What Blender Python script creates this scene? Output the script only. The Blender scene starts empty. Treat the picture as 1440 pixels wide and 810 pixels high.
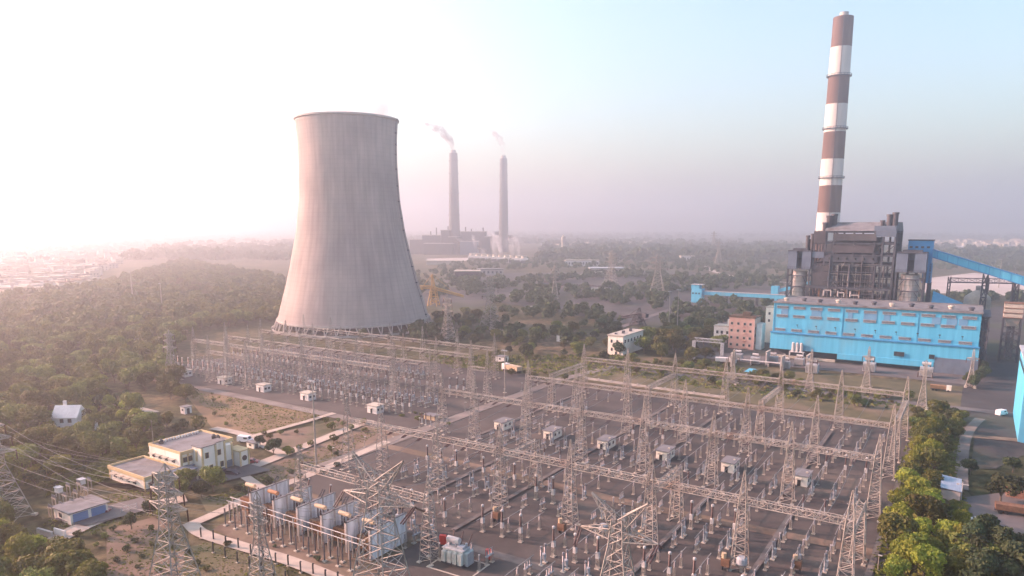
import bpy, math, random
import numpy as np
from mathutils import Vector
R = math.radians
rnd = random.Random(7)
SC = bpy.context.scene
COL = SC.collection

# ------------------------------------------------------------------ camera, sky, sun, exposure
F, HZ, CY, H = 1000.0, 318.0, 495.0, 65.0          # focal length and horizon of the photo in its pixels, flying height in metres
PIT = math.atan((CY - HZ) / F)
cam_d = bpy.data.cameras.new('camera'); cam = bpy.data.objects.new('camera', cam_d); COL.objects.link(cam)
cam_d.sensor_width = 36; cam_d.lens = F / 1440 * 36; cam_d.shift_y = (CY - 405) / 1440
cam_d.clip_start = 1; cam_d.clip_end = 60000
cam.location = (0, 0, H); cam.rotation_euler = (R(90) - PIT, 0, 0)
SC.camera = cam

SUN_AZ, SUN_EL = R(-75), R(23)                     # azimuth from the view direction, left negative
w = bpy.data.worlds.new('World'); SC.world = w; w.use_nodes = True
nt = w.node_tree; bg = nt.nodes['Background']
sky = nt.nodes.new('ShaderNodeTexSky'); sky.sky_type = 'NISHITA'; sky.sun_disc = False
sky.sun_elevation = SUN_EL; sky.sun_rotation = SUN_AZ; sky.dust_density = 3.2; sky.air_density = 1.4; sky.ozone_density = 2.6
nt.links.new(sky.outputs[0], bg.inputs[0]); bg.inputs[1].default_value = 0.15
sd = bpy.data.lights.new('sun', 'SUN'); so = bpy.data.objects.new('sun', sd); COL.objects.link(so)
sd.energy = 5.0; sd.angle = R(0.8); sd.color = (1.0, 0.50, 0.42)
so.rotation_euler = (R(90) - SUN_EL, 0, -SUN_AZ + math.pi)   # set exactly below
dirv = Vector((math.sin(SUN_AZ) * math.cos(SUN_EL), math.cos(SUN_AZ) * math.cos(SUN_EL), math.sin(SUN_EL)))
so.rotation_euler = dirv.to_track_quat('Z', 'Y').to_euler()
SC.view_settings.view_transform = 'Standard'; SC.view_settings.look = 'None'
SC.view_settings.exposure = 1.33; SC.view_settings.gamma = 1.0
SC.render.engine = 'CYCLES'
SC.cycles.max_bounces = 5; SC.cycles.diffuse_bounces = 2; SC.cycles.volume_bounces = 1
SC.cycles.use_denoising = True

# ------------------------------------------------------------------ frames
A = R(-33)                                          # heading of the substation grid
CA, SA = math.cos(A), math.sin(A)
def ray(px, py):
    u = (px - 720) / F; v = -(py - CY) / F
    return u, math.cos(PIT) + v * math.sin(PIT), -math.sin(PIT) + v * math.cos(PIT)
def at(px, py, z=0):
    d = ray(px, py); k = (z - H) / d[2]; return (k * d[0], k * d[1])
def P(x, y, z):
    z -= H; f = y * math.cos(PIT) - z * math.sin(PIT); up = y * math.sin(PIT) + z * math.cos(PIT)
    return (720 + F * x / f, CY - F * up / f) if f > 1 else (-9999, 9999)
def yf(s, t): return (s * CA - t * SA, s * SA + t * CA)
def fy(x, y): return (x * CA + y * SA, -x * SA + y * CA)

# ------------------------------------------------------------------ mesh builder
class MB:
    def __init__(s): s.v = []; s.f = []; s.m = []
    def add(s, vs, fs, m=0):
        n = len(s.v); s.v += [tuple(p) for p in vs]; s.f += [tuple(i + n for i in f) for f in fs]; s.m += [m] * len(fs)
    def box(s, cx, cy, z0, sx, sy, sz, m=0, rz=0, taper=1.0):
        c, d = math.cos(rz), math.sin(rz); vs = []
        for z, k in ((z0, 1), (z0 + sz, taper)):
            for ux, uy in ((-1, -1), (1, -1), (1, 1), (-1, 1)):
                x, y = ux * sx / 2 * k, uy * sy / 2 * k
                vs.append((cx + x * c - y * d, cy + x * d + y * c, z))
        s.add(vs, [(3, 2, 1, 0), (4, 5, 6, 7), (0, 1, 5, 4), (1, 2, 6, 5), (2, 3, 7, 6), (3, 0, 4, 7)], m); return s
    def bar(s, p, q, r, m=0, n=4, r2=None, cap=False):
        p = Vector(p); q = Vector(q); d = q - p
        if d.length < 1e-6: return s
        d.normalize(); u = d.orthogonal().normalized(); w_ = d.cross(u); r2 = r if r2 is None else r2
        vs = []
        for c, rr in ((p, r), (q, r2)):
            for k in range(n):
                a = 2 * math.pi * (k + .5) / n; vs.append(c + (u * math.cos(a) + w_ * math.sin(a)) * rr)
        fs = [(k, (k + 1) % n, n + (k + 1) % n, n + k) for k in range(n)]
        if cap: fs += [tuple(range(n))[::-1], tuple(range(n, 2 * n))]
        s.add(vs, fs, m); return s
    def lathe(s, prof, n=12, cx=0, cy=0, m=0, cap=True, mats=None):
        vs = []; fs = []
        for r, z in prof:
            for k in range(n):
                a = 2 * math.pi * k / n; vs.append((cx + r * math.cos(a), cy + r * math.sin(a), z))
        for i in range(len(prof) - 1):
            mm = m if mats is None else mats[i]
            base = i * n
            s_f = [(base + k, base + (k + 1) % n, base + n + (k + 1) % n, base + n + k) for k in range(n)]
            fs.append((s_f, mm))
        N = len(s.v); s.v += vs
        for ff, mm in fs:
            s.f += [tuple(i + N for i in f) for f in ff]; s.m += [mm] * len(ff)
        if cap:
            s.f.append(tuple(N + k for k in range(n))[::-1]); s.m.append(m)
            s.f.append(tuple(N + (len(prof) - 1) * n + k for k in range(n))); s.m.append(m if mats is None else mats[-1])
        return s
    def prism(s, poly, z0, z1, m=0):
        n = len(poly); vs = [(x, y, z0) for x, y in poly] + [(x, y, z1) for x, y in poly]
        fs = [tuple(range(n))[::-1], tuple(range(n, 2 * n))] + [(k, (k + 1) % n, n + (k + 1) % n, n + k) for k in range(n)]
        s.add(vs, fs, m); return s
    def truss(s, qa, qb, n, rl, rb, x=False, m=0):
        qa = [Vector(p) for p in qa]; qb = [Vector(p) for p in qb]
        for p, q in zip(qa, qb): s.bar(p, q, rl, m)
        for i in range(n):
            t0, t1 = i / n, (i + 1) / n
            a = [p.lerp(q, t0) for p, q in zip(qa, qb)]; b = [p.lerp(q, t1) for p, q in zip(qa, qb)]
            for k in range(4):
                j = (k + 1) % 4
                if x or (i + k) % 2 == 0: s.bar(a[k], b[j], rb, m)
                if x or (i + k) % 2 == 1: s.bar(a[j], b[k], rb, m)
                if i: s.bar(a[k], a[j], rb, m)
        return s
    def build(s, name, mats, parent=None, loc=None, rz=0, smooth=False):
        me = bpy.data.meshes.new(name); me.from_pydata(s.v, [], s.f)
        mats = mats if isinstance(mats, (list, tuple)) else [mats]
        for m in mats: me.materials.append(m)
        if len(mats) > 1: me.polygons.foreach_set('material_index', s.m)
        if smooth: me.polygons.foreach_set('use_smooth', [True] * len(me.polygons))
        me.update()
        o = bpy.data.objects.new(name, me); COL.objects.link(o)
        if parent: o.parent = parent
        if loc: o.location = loc
        o.rotation_euler.z = rz
        return o
def quad4(cx, cy, z, ax, ay): return [(cx - ax, cy - ay, z), (cx + ax, cy - ay, z), (cx + ax, cy + ay, z), (cx - ax, cy + ay, z)]
def tag(o, label, cat, group=None, kind=None):
    o['label'] = label; o['category'] = cat
    if group: o['group'] = group
    if kind: o['kind'] = kind
    return o
def thing(name, label, cat, loc=(0, 0, 0), rz=0, group=None):
    o = bpy.data.objects.new(name, None); COL.objects.link(o); o.empty_display_size = 1
    o.location = loc; o.rotation_euler.z = rz
    return tag(o, label, cat, group)
KIDS = {}
def dup(root, loc, rz=0, label=None, group=None, scale=None):
    def cp(o, par):
        c = o.copy(); COL.objects.link(c); c.parent = par
        for ch in KIDS.setdefault(o.name, [q for q in o.children]): cp(ch, c)
        return c
    r = cp(root, None); r.location = loc; r.rotation_euler = (0, 0, rz)
    if scale: r.scale = scale if isinstance(scale, tuple) else (scale,) * 3
    if label: r['label'] = label
    if group: r['group'] = group
    return r
class Kind:                                          # the first placing moves the prototype itself, later ones copy it
    def __init__(s, root): s.root = root; s.used = False
    def put(s, loc, rz=0, label=None, group=None, scale=None):
        if s.used: return dup(s.root, loc, rz, label, group, scale)
        s.used = True; o = s.root; KIDS[o.name] = list(o.children); o.location = loc; o.rotation_euler = (0, 0, rz)
        if scale: o.scale = scale if isinstance(scale, tuple) else (scale,) * 3
        if label: o['label'] = label
        if group: o['group'] = group
        return o
def struct(name, mb, m):
    o = mb.build(name, m); o['kind'] = 'structure'; return o

# ------------------------------------------------------------------ materials
def mat(name, col, rough=.75, col2=None, scale=.3, metal=0, bump=0, detail=6, stretch=None, contrast=(.35, .65), coord='Object', rand=0, spec=.3, col3=None, scale3=.05, c3=(.5, .7), stretch3=None, trans=0):
    m = bpy.data.materials.new(name); m.use_nodes = True; n = m.node_tree.nodes; l = m.node_tree.links
    b = n['Principled BSDF']; b.inputs['Roughness'].default_value = rough; b.inputs['Metallic'].default_value = metal
    b.inputs['Specular IOR Level'].default_value = spec
    b.inputs['Base Color'].default_value = (*col, 1); out = None
    if col2:
        tc = n.new('ShaderNodeTexCoord'); mp = n.new('ShaderNodeMapping'); nz = n.new('ShaderNodeTexNoise'); cr = n.new('ShaderNodeValToRGB')
        nz.inputs['Scale'].default_value = scale; nz.inputs['Detail'].default_value = detail; nz.inputs['Roughness'].default_value = .65
        if stretch: mp.inputs['Scale'].default_value = stretch
        l.new(tc.outputs[coord], mp.inputs[0]); l.new(mp.outputs[0], nz.inputs['Vector']); l.new(nz.outputs[0], cr.inputs[0])
        cr.color_ramp.elements[0].position, cr.color_ramp.elements[1].position = contrast
        cr.color_ramp.elements[0].color = (*col, 1); cr.color_ramp.elements[1].color = (*col2, 1); out = cr.outputs[0]
        if bump:
            bp = n.new('ShaderNodeBump'); bp.inputs['Strength'].default_value = bump; l.new(nz.outputs[0], bp.inputs['Height']); l.new(bp.outputs[0], b.inputs['Normal'])
    if rand and out:
        oi = n.new('ShaderNodeObjectInfo'); hs = n.new('ShaderNodeHueSaturation'); mr = n.new('ShaderNodeMapRange')
        mr.inputs[3].default_value = 1 - rand; mr.inputs[4].default_value = 1 + rand
        mh = n.new('ShaderNodeMapRange'); mh.inputs[3].default_value = .5 - rand * .07; mh.inputs[4].default_value = .5 + rand * .05
        l.new(oi.outputs['Random'], mr.inputs[0]); l.new(mr.outputs[0], hs.inputs['Value']); l.new(oi.outputs['Random'], mh.inputs[0]); l.new(mh.outputs[0], hs.inputs['Hue'])
        l.new(out, hs.inputs['Color']); out = hs.outputs[0]
    if col3 and out:                                 # stains or patches of a second kind
        t3 = n.new('ShaderNodeTexCoord'); p3 = n.new('ShaderNodeMapping'); z3 = n.new('ShaderNodeTexNoise'); r3 = n.new('ShaderNodeValToRGB'); m3 = n.new('ShaderNodeMix'); m3.data_type = 'RGBA'
        z3.inputs['Scale'].default_value = scale3; z3.inputs['Detail'].default_value = 7; z3.inputs['Roughness'].default_value = .6
        if stretch3: p3.inputs['Scale'].default_value = stretch3
        r3.color_ramp.elements[0].position, r3.color_ramp.elements[1].position = c3
        l.new(t3.outputs[coord], p3.inputs[0]); l.new(p3.outputs[0], z3.inputs['Vector']); l.new(z3.outputs[0], r3.inputs[0]); l.new(r3.outputs[0], m3.inputs[0])
        l.new(out, m3.inputs[6]); m3.inputs[7].default_value = (*col3, 1); out = m3.outputs[2]
    if out: l.new(out, b.inputs['Base Color'])
    if trans:
        tr = n.new('ShaderNodeBsdfTranslucent'); mx = n.new('ShaderNodeMixShader'); mx.inputs[0].default_value = trans
        if out: l.new(out, tr.inputs[0])
        l.new(b.outputs[0], mx.inputs[1]); l.new(tr.outputs[0], mx.inputs[2]); l.new(mx.outputs[0], n['Material Output'].inputs[0])
    return m
M = {}
M['steel'] = mat('galvanised_steel', (.24, .225, .195), .65, (.39, .365, .32), .15, metal=.1, col3=(.20, .13, .09), scale3=.12, c3=(.56, .75))
M['steel_dark'] = mat('weathered_steel', (.035, .041, .052), .75, (.085, .092, .108), .3, col3=(.10, .075, .065), scale3=.08, c3=(.6, .8))
M['rust'] = mat('rusted_steel', (.12, .07, .045), .85, (.23, .13, .08), .8)
M['concrete'] = mat('concrete', (.34, .32, .30), .9, (.46, .43, .40), .4)
M['plinth'] = mat('pale_concrete', (.38, .35, .29), .9, (.50, .46, .38), .7)
M['insul'] = mat('brown_porcelain', (.06, .025, .02), .35, spec=.5)
M['insul_g'] = mat('grey_porcelain', (.20, .20, .21), .4, spec=.5)
M['white_metal'] = mat('white_painted_metal', (.50, .50, .48), .5, (.40, .40, .39), 1.5)
M['grey_metal'] = mat('grey_painted_metal', (.30, .33, .35), .5, (.42, .45, .47), .8)
M['cream'] = mat('cream_paint', (.76, .71, .60), .85, (.84, .80, .70), .3, col3=(.50, .44, .34), scale3=.35, c3=(.55, .8), stretch3=(1, 1, .2))
M['yellow_trim'] = mat('ochre_paint', (.50, .39, .20), .85, (.60, .48, .28), .8)
M['white_wall'] = mat('white_paint', (.74, .73, .70), .85, (.60, .58, .55), .35, col3=(.42, .39, .35), scale3=.5, c3=(.58, .8), stretch3=(1, 1, .25))
M['roof_grey'] = mat('bitumen_roof', (.14, .145, .15), .95, (.21, .215, .22), .25, col3=(.10, .09, .085), scale3=.2, c3=(.52, .7))
M['dark'] = mat('dark_glass', (.03, .035, .04), .25, spec=.5)
M['blue'] = mat('blue_cladding', (.06, .37, .56), .6, (.095, .46, .66), .6, stretch=(1, 1, .04), col3=(.14, .34, .44), scale3=.09, c3=(.52, .78), stretch3=(1, 1, .35))
M['blue_d'] = mat('deep_blue_cladding', (.03, .22, .46), .6, (.05, .29, .55), .15)
M['blue_s'] = mat('slate_blue_cladding', (.09, .125, .17), .7, (.14, .18, .23), .2, col3=(.10, .09, .085), scale3=.2, c3=(.55, .8), stretch3=(1, 1, .2))
M['pink'] = mat('pink_paint', (.72, .36, .28), .85, (.80, .46, .37), .3)
M['brown_clad'] = mat('brown_sheeting', (.05, .048, .055), .8, (.09, .085, .09), .25)
M['wire'] = mat('aluminium_conductor', (.30, .28, .26), .5, metal=.2)
M['leaf'] = mat('green_leaves', (.045, .07, .018), .7, (.19, .20, .04), .35, rand=.5, detail=3, contrast=(.3, .7), trans=.3)
M['leaf_b'] = mat('bright_green_leaves', (.11, .15, .02), .7, (.33, .36, .05), .35, rand=.3, detail=3, contrast=(.3, .7), trans=.35)
M['leaf_m'] = mat('mixed_forest_leaves', (.04, .065, .018), .75, (.17, .175, .04), .05, detail=9, contrast=(.36, .66), col3=(.13, .095, .05), scale3=.02, c3=(.52, .72), trans=.25)
M['leaf_d'] = mat('dark_green_leaves', (.025, .045, .02), .75, (.07, .09, .032), .35, rand=.4, detail=3, trans=.2)
M['bark'] = mat('bark', (.10, .075, .055), .95, (.16, .13, .10), 2)

# ------------------------------------------------------------------ ground sheets
def ground_mat():
    m = bpy.data.materials.new('scrub_ground'); m.use_nodes = True; n = m.node_tree.nodes; l = m.node_tree.links; b = n['Principled BSDF']
    b.inputs['Roughness'].default_value = .95; b.inputs['Specular IOR Level'].default_value = .1
    tc = n.new('ShaderNodeTexCoord')
    def noise(sc, det=8):
        q = n.new('ShaderNodeTexNoise'); q.inputs['Scale'].default_value = sc; q.inputs['Detail'].default_value = det; q.inputs['Roughness'].default_value = .62
        l.new(tc.outputs['Object'], q.inputs['Vector']); return q.outputs[0]
    def ramp(src, *stops):
        r = n.new('ShaderNodeValToRGB'); e = r.color_ramp.elements
        while len(e) < len(stops): e.new(.5)
        for q, (p, c) in zip(e, stops): q.position = p; q.color = (*c, 1)
        l.new(src, r.inputs[0]); return r.outputs[0]
    c1 = ramp(noise(.02), (.36, (.035, .045, .02)), (.48, (.075, .07, .035)), (.56, (.13, .10, .065)), (.66, (.19, .145, .10)))
    c2 = ramp(noise(.004), (.40, (.035, .048, .025)), (.52, (.07, .075, .04)), (.62, (.15, .125, .09)))
    c3 = ramp(noise(.3, 12), (.36, (.35, .38, .33)), (.5, (.9, .9, .85)), (.66, (1.6, 1.5, 1.35)))
    mx = n.new('ShaderNodeMix'); mx.data_type = 'RGBA'; mx.inputs[0].default_value = .5; l.new(c1, mx.inputs[6]); l.new(c2, mx.inputs[7])
    ml = n.new('ShaderNodeMix'); ml.data_type = 'RGBA'; ml.blend_type = 'MULTIPLY'; ml.inputs[0].default_value = 1; l.new(mx.outputs[2], ml.inputs[6]); l.new(c3, ml.inputs[7])
    l.new(ml.outputs[2], b.inputs['Base Color']); return m
G = MB(); G.add([(-16000, -2000, 0), (16000, -2000, 0), (16000, 16000, 0), (-16000, 16000, 0)], [(0, 1, 2, 3)])
struct('ground', G, ground_mat())
M['gravel'] = mat('dark_gravel', (.05, .046, .043), .95, (.092, .083, .075), .06, detail=12, contrast=(.3, .7), col3=(.17, .145, .115), scale3=.018, c3=(.55, .75))
M['coal'] = mat('coal_dust_ground', (.028, .03, .032), .95, (.075, .072, .07), .03, detail=9, col3=(.05, .06, .03), scale3=.012, c3=(.5, .62))
M['track'] = mat('pale_concrete_road', (.34, .29, .24), .95, (.46, .40, .33), .25, detail=8)
M['earth'] = mat('brown_earth', (.11, .08, .058), .95, (.22, .165, .12), .12, detail=12, col3=(.06, .065, .03), scale3=.06, c3=(.5, .66))
M['dry'] = mat('dry_grass_ground', (.11, .08, .045), .95, (.22, .155, .085), .07, detail=12, col3=(.10, .095, .04), scale3=.04, c3=(.5, .66))
M['green'] = mat('green_grass_ground', (.05, .055, .025), .95, (.13, .115, .06), .09, detail=12, col3=(.15, .12, .08), scale3=.05, c3=(.52, .66))
M['asphalt'] = mat('dusty_asphalt', (.085, .082, .082), .9, (.15, .14, .135), .06, detail=9)
M['trench'] = mat('dusty_trench_covers', (.10, .09, .085), .95, (.17, .155, .14), .3)
M['road'] = mat('worn_grey_road', (.15, .135, .12), .95, (.23, .205, .18), .12, detail=10, col3=(.10, .09, .085), scale3=.05, c3=(.5, .7))
M['ash'] = mat('pale_ash', (.34, .31, .28), .95, (.48, .44, .40), .012, detail=7)
LAYER = [0]
def sheet(name, pts, m, world=True):
    LAYER[0] += 1; z = .02 + .012 * LAYER[0]
    b = MB(); b.add([(x, y, z) for x, y in pts], [tuple(range(len(pts)))])
    me = b.build(name, m); me['kind'] = 'structure'; return me
def pxs(*q): return [at(*p) for p in q]
def sts(*q): return [yf(*p) for p in q]
def ribbon(name, pts, wd, m):
    L = []; Rr = []
    for i, p in enumerate(pts):
        a = Vector(pts[max(i - 1, 0)]); b = Vector(pts[min(i + 1, len(pts) - 1)]); d = (b - a).normalized(); nn = Vector((-d.y, d.x)) * (wd / 2)
        L.append((p[0] + nn.x, p[1] + nn.y)); Rr.append((p[0] - nn.x, p[1] - nn.y))
    LAYER[0] += 1; z = .02 + .012 * LAYER[0]; b = MB()
    for i in range(len(pts) - 1):
        b.add([(*L[i], z), (*L[i + 1], z), (*Rr[i + 1], z), (*Rr[i], z)], [(3, 2, 1, 0)])
    o = b.build(name, m); o['kind'] = 'structure'; return o
def smooth_path(pts, k=6):
    out = []
    for i in range(len(pts) - 1):
        p0 = Vector(pts[max(i - 1, 0)]); p1 = Vector(pts[i]); p2 = Vector(pts[i + 1]); p3 = Vector(pts[min(i + 2, len(pts) - 1)])
        for j in range(k):
            t = j / k; q = .5 * (2 * p1 + (p2 - p0) * t + (2 * p0 - 5 * p1 + 4 * p2 - p3) * t * t + (3 * p1 - p0 - 3 * p2 + p3) * t ** 3); out.append((q.x, q.y))
    out.append(tuple(pts[-1])); return out
# broad fields first
sheet('coal_yard', pxs((560, 425), (640, 385), (960, 380), (1110, 405), (1110, 470), (930, 500), (880, 455), (700, 425), (640, 440)), M['coal'])
sheet('dry_field', pxs((255, 548), (300, 547), (462, 578), (445, 592), (352, 612), (300, 604)), M['dry'])
sheet('garden_earth', pxs((360, 615), (480, 590), (560, 590), (470, 640), (400, 640)), M['earth'])
sheet('garden_earth', pxs((345, 655), (500, 612), (540, 600), (600, 620), (480, 672), (400, 680)), M['earth'])
sheet('work_yard_earth', pxs((300, 745), (360, 705), (520, 660), (640, 720), (590, 830), (440, 810)), M['earth'])
sheet('garden_lawn', pxs((280, 700), (340, 690), (380, 690), (330, 720), (295, 728)), M['green'])
sheet('rough_earth', pxs((150, 745), (215, 728), (262, 745), (270, 800), (240, 840), (150, 840)), M['earth'])
sheet('green_plot', pxs((262, 770), (300, 762), (400, 800), (420, 840), (250, 840)), M['green'])
sheet('strip_grass', pxs((1285, 600), (1345, 590), (1350, 680), (1385, 720), (1440, 800), (1440, 840), (1215, 840), (1252, 700)), M['green'])
sheet('coal_apron', pxs((1330, 500), (1440, 430), (1500, 500), (1500, 640), (1440, 640), (1400, 660), (1365, 660), (1372, 600), (1290, 560), (1290, 540), (1380, 530)), M['coal'])
sheet('coal_strip', pxs((1385, 435), (1440, 425), (1440, 470), (1430, 620), (1395, 620), (1378, 520)), M['coal'])
sheet('dusty_lot', pxs((1355, 700), (1440, 690), (1440, 790), (1385, 770), (1360, 740)), M['asphalt'])
sheet('transformer_yard', sts((-120, 345), (5, 345), (5, 368), (-83, 368), (-120, 366)), M['asphalt'])
sheet('plant_yard', sts((-130, 366), (60, 366), (60, 470), (-130, 470)), M['coal'])
sheet('scrub_band', sts((-140, 265), (0, 262), (0, 340), (-140, 335)), M['green'])
# switchyards
sheet('switchyard_gravel', sts((-142, 113), (-92, 112), (-92, 92), (-8, 92), (-8, 256), (-142, 256)), M['gravel'])
sheet('far_switchyard_gravel', sts((-312, 169.5), (-148, 169.5), (-148, 262), (-312, 262)), M['gravel'])
# roads, paths, trenches
ribbon('yard_road', sts((-145, 118), (-145, 265), (-138, 300)), 5, M['road'])
ribbon('front_yard_road', sts((-145, 167), (-330, 167)), 4.5, M['road'])
ribbon('cross_road', sts((-141, 109.5), (-95, 109.5), (-30, 111), (-10, 111)), 2.6, M['trench'])
ribbon('edge_path', sts((-145, 151), (-120, 151), (-60, 149.5), (-12, 152)), 3.5, M['earth'])
ribbon('far_edge_road', sts((-140, 261), (0, 258), (20, 262)), 4, M['earth'])
ribbon('back_road', sts((-140, 300), (-20, 296), (60, 300)), 6, M['asphalt'])
ribbon('site_path', smooth_path(pxs((60, 772), (95, 752), (140, 732), (200, 714), (262, 702))), 4.8, M['track'])
ribbon('site_path', smooth_path(pxs((262, 742), (320, 716), (350, 700), (420, 675), (480, 650), (545, 622))), 3.0, M['track'])
ribbon('site_path', smooth_path(pxs((268, 738), (285, 752), (340, 770), (400, 788), (470, 815), (520, 840))), 3.2, M['track'])
ribbon('garden_path', smooth_path(pxs((335, 665), (362, 655), (420, 632), (480, 608), (520, 592))), 4.0, M['track'])
ribbon('garden_path', smooth_path(pxs((345, 672), (375, 692), (395, 700))), 2.6, M['track'])
ribbon('garden_path', smooth_path(pxs((300, 603), (345, 613), (380, 632), (400, 640))), 3.2, M['track'])
ribbon('garden_path', smooth_path(pxs((350, 616), (420, 597), (470, 582))), 2.4, M['track'])
ribbon('forest_path', smooth_path(pxs((160, 565), (180, 573), (215, 582))), 5, M['track'])
ribbon('dirt_track', smooth_path(pxs((1352, 690), (1352, 660), (1356, 625), (1364, 605), (1378, 590))), 3.0, M['road'])
ribbon('rail_track', smooth_path(pxs((870, 462), (930, 440), (985, 422), (1060, 418))), 5, M['asphalt'])
ribbon('far_road', smooth_path(pxs((985, 362), (990, 374), (1010, 384), (1050, 392), (1110, 398))), 9, M['ash'])
sheet('ash_pond', pxs((1300, 392), (1370, 384), (1440, 392), (1500, 400), (1500, 418), (1400, 416), (1300, 412)), M['ash'])
sheet('ash_bank', pxs((1330, 346), (1440, 343), (1440, 346), (1330, 349)), M['ash'])
sheet('river_bank', pxs((600, 364), (690, 362), (690, 366), (600, 369)), M['ash'])
sheet('office_yard', sts((-187, 86), (-165, 92), (-158, 100), (-154, 118), (-168, 118), (-168, 91)), M['asphalt'])
sheet('garage_yard', sts((-168, 70), (-158, 72), (-155, 86), (-164, 88)), M['asphalt'])
for s0, t0, t1 in ((-126.2, 176, 240), (-107.7, 112, 165), (-89.3, 114, 240), (-70.8, 176, 240), (-49.2, 112, 170), (-34, 174, 240), (-30, 113, 166), (-11.5, 100, 250)):
    ribbon('cable_trench_cover', sts((s0, t0), (s0, t1)), 1.2, M['trench'])

# ------------------------------------------------------------------ haze: one closed box of pale air
hz = MB(); hz.box(0, 8000, -1.0, 40000, 26000, 308.0)
hm = bpy.data.materials.new('haze_air'); hm.use_nodes = True; hn = hm.node_tree.nodes
hn.remove(hn['Principled BSDF']); pv = hn.new('ShaderNodeVolumePrincipled')
pv.inputs['Color'].default_value = (.85, .87, .93, 1); pv.inputs['Density'].default_value = .00052; pv.inputs['Anisotropy'].default_value = .73
hm.node_tree.links.new(pv.outputs[0], hn['Material Output'].inputs['Volume'])
ho = hz.build('haze', hm); ho['kind'] = 'stuff'

# ------------------------------------------------------------------ cooling tower
def tower_mat():
    m = bpy.data.materials.new('tower_concrete'); m.use_nodes = True; n = m.node_tree.nodes; l = m.node_tree.links; b = n['Principled BSDF']
    b.inputs['Roughness'].default_value = .95; b.inputs['Specular IOR Level'].default_value = .1
    tc = n.new('ShaderNodeTexCoord'); sp = n.new('ShaderNodeSeparateXYZ'); l.new(tc.outputs['Object'], sp.inputs[0])
    at2 = n.new('ShaderNodeMath'); at2.operation = 'ARCTAN2'; l.new(sp.outputs[1], at2.inputs[0]); l.new(sp.outputs[0], at2.inputs[1])
    cb = n.new('ShaderNodeCombineXYZ')
    def mul(x, k):
        q = n.new('ShaderNodeMath'); q.operation = 'MULTIPLY'; l.new(x, q.inputs[0]); q.inputs[1].default_value = k; return q.outputs[0]
    l.new(mul(at2.outputs[0], 15), cb.inputs[0]); l.new(mul(sp.outputs[2], .03), cb.inputs[1])
    nz = n.new('ShaderNodeTexNoise'); nz.inputs['Scale'].default_value = 1; nz.inputs['Detail'].default_value = 7; nz.inputs['Roughness'].default_value = .6; l.new(cb.outputs[0], nz.inputs['Vector'])
    r = n.new('ShaderNodeValToRGB'); e = r.color_ramp.elements; e[0].position = .3; e[1].position = .7
    e[0].color = (.29, .255, .235, 1); e[1].color = (.41, .365, .34, 1); l.new(nz.outputs[0], r.inputs[0])
    # lift joints every 1.5 m and panel joints round the shell
    fr = n.new('ShaderNodeMath'); fr.operation = 'FRACT'; l.new(mul(sp.outputs[2], 1 / 2.6), fr.inputs[0])
    lt = n.new('ShaderNodeMath'); lt.operation = 'LESS_THAN'; l.new(fr.outputs[0], lt.inputs[0]); lt.inputs[1].default_value = .22
    fr2 = n.new('ShaderNodeMath'); fr2.operation = 'FRACT'; l.new(mul(at2.outputs[0], 96 / (2 * math.pi)), fr2.inputs[0])
    lt2 = n.new('ShaderNodeMath'); lt2.operation = 'LESS_THAN'; l.new(fr2.outputs[0], lt2.inputs[0]); lt2.inputs[1].default_value = .16
    mxm = n.new('ShaderNodeMath'); mxm.operation = 'MAXIMUM'; l.new(lt.outputs[0], mxm.inputs[0]); l.new(lt2.outputs[0], mxm.inputs[1])
    n2 = n.new('ShaderNodeTexNoise'); n2.inputs['Scale'].default_value = .05; n2.inputs['Detail'].default_value = 6; l.new(tc.outputs['Object'], n2.inputs['Vector'])
    r2 = n.new('ShaderNodeValToRGB'); r2.color_ramp.elements[0].position = .35; r2.color_ramp.elements[1].position = .65
    r2.color_ramp.elements[0].color = (.82, .82, .84, 1); r2.color_ramp.elements[1].color = (1.1, 1.08, 1.05, 1); l.new(n2.outputs[0], r2.inputs[0])
    ml = n.new('ShaderNodeMix'); ml.data_type = 'RGBA'; ml.blend_type = 'MULTIPLY'; ml.inputs[0].default_value = 1; l.new(r.outputs[0], ml.inputs[6]); l.new(r2.outputs[0], ml.inputs[7])
    m2 = n.new('ShaderNodeMix'); m2.data_type = 'RGBA'; m2.blend_type = 'MULTIPLY'; l.new(mul(mxm.outputs[0], .09), m2.inputs[0]); l.new(ml.outputs[2], m2.inputs[6]); m2.inputs[7].default_value = (.3, .3, .3, 1)
    l.new(m2.outputs[2], b.inputs['Base Color']); return m
CTX, CTY = -103.8, 466
ct = thing('cooling_tower', 'huge pale concrete hyperbolic cooling tower behind the far switchyard', 'cooling tower', (CTX, CTY, 0))
prof = [(48.5, 6.0), (48.0, 8.2), (44.6, 20), (42.0, 28.8), (39.4, 39), (37.0, 49.5), (34.2, 62), (33.3, 69.5), (31.7, 80), (31.2, 89.6), (30.6, 100), (30.5, 109), (30.6, 115), (30.9, 122), (31.6, 130.2)]
pr = []
for i in range(len(prof) - 1):                       # finer rings
    for k in range(4):
        t = k / 4; pr.append((prof[i][0] + (prof[i + 1][0] - prof[i][0]) * t, prof[i][1] + (prof[i + 1][1] - prof[i][1]) * t))
pr.append(prof[-1])
prs = [pr[0]] + [((pr[i - 1][0] + 2 * pr[i][0] + pr[i + 1][0]) / 4, pr[i][1]) for i in range(1, len(pr) - 1)] + [pr[-1]]
inner = [(r - .9, z) for r, z in prs][::-1]
MT = tower_mat()
MB().lathe(prs + inner, 128, cap=False).build('shell', MT, ct, smooth=True)
MB().lathe([(31.5, 129.6), (32.4, 130.0), (32.4, 131.0), (30.9, 131.0)], 128, cap=False).build('rim_ring', M['concrete'], ct)
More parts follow.
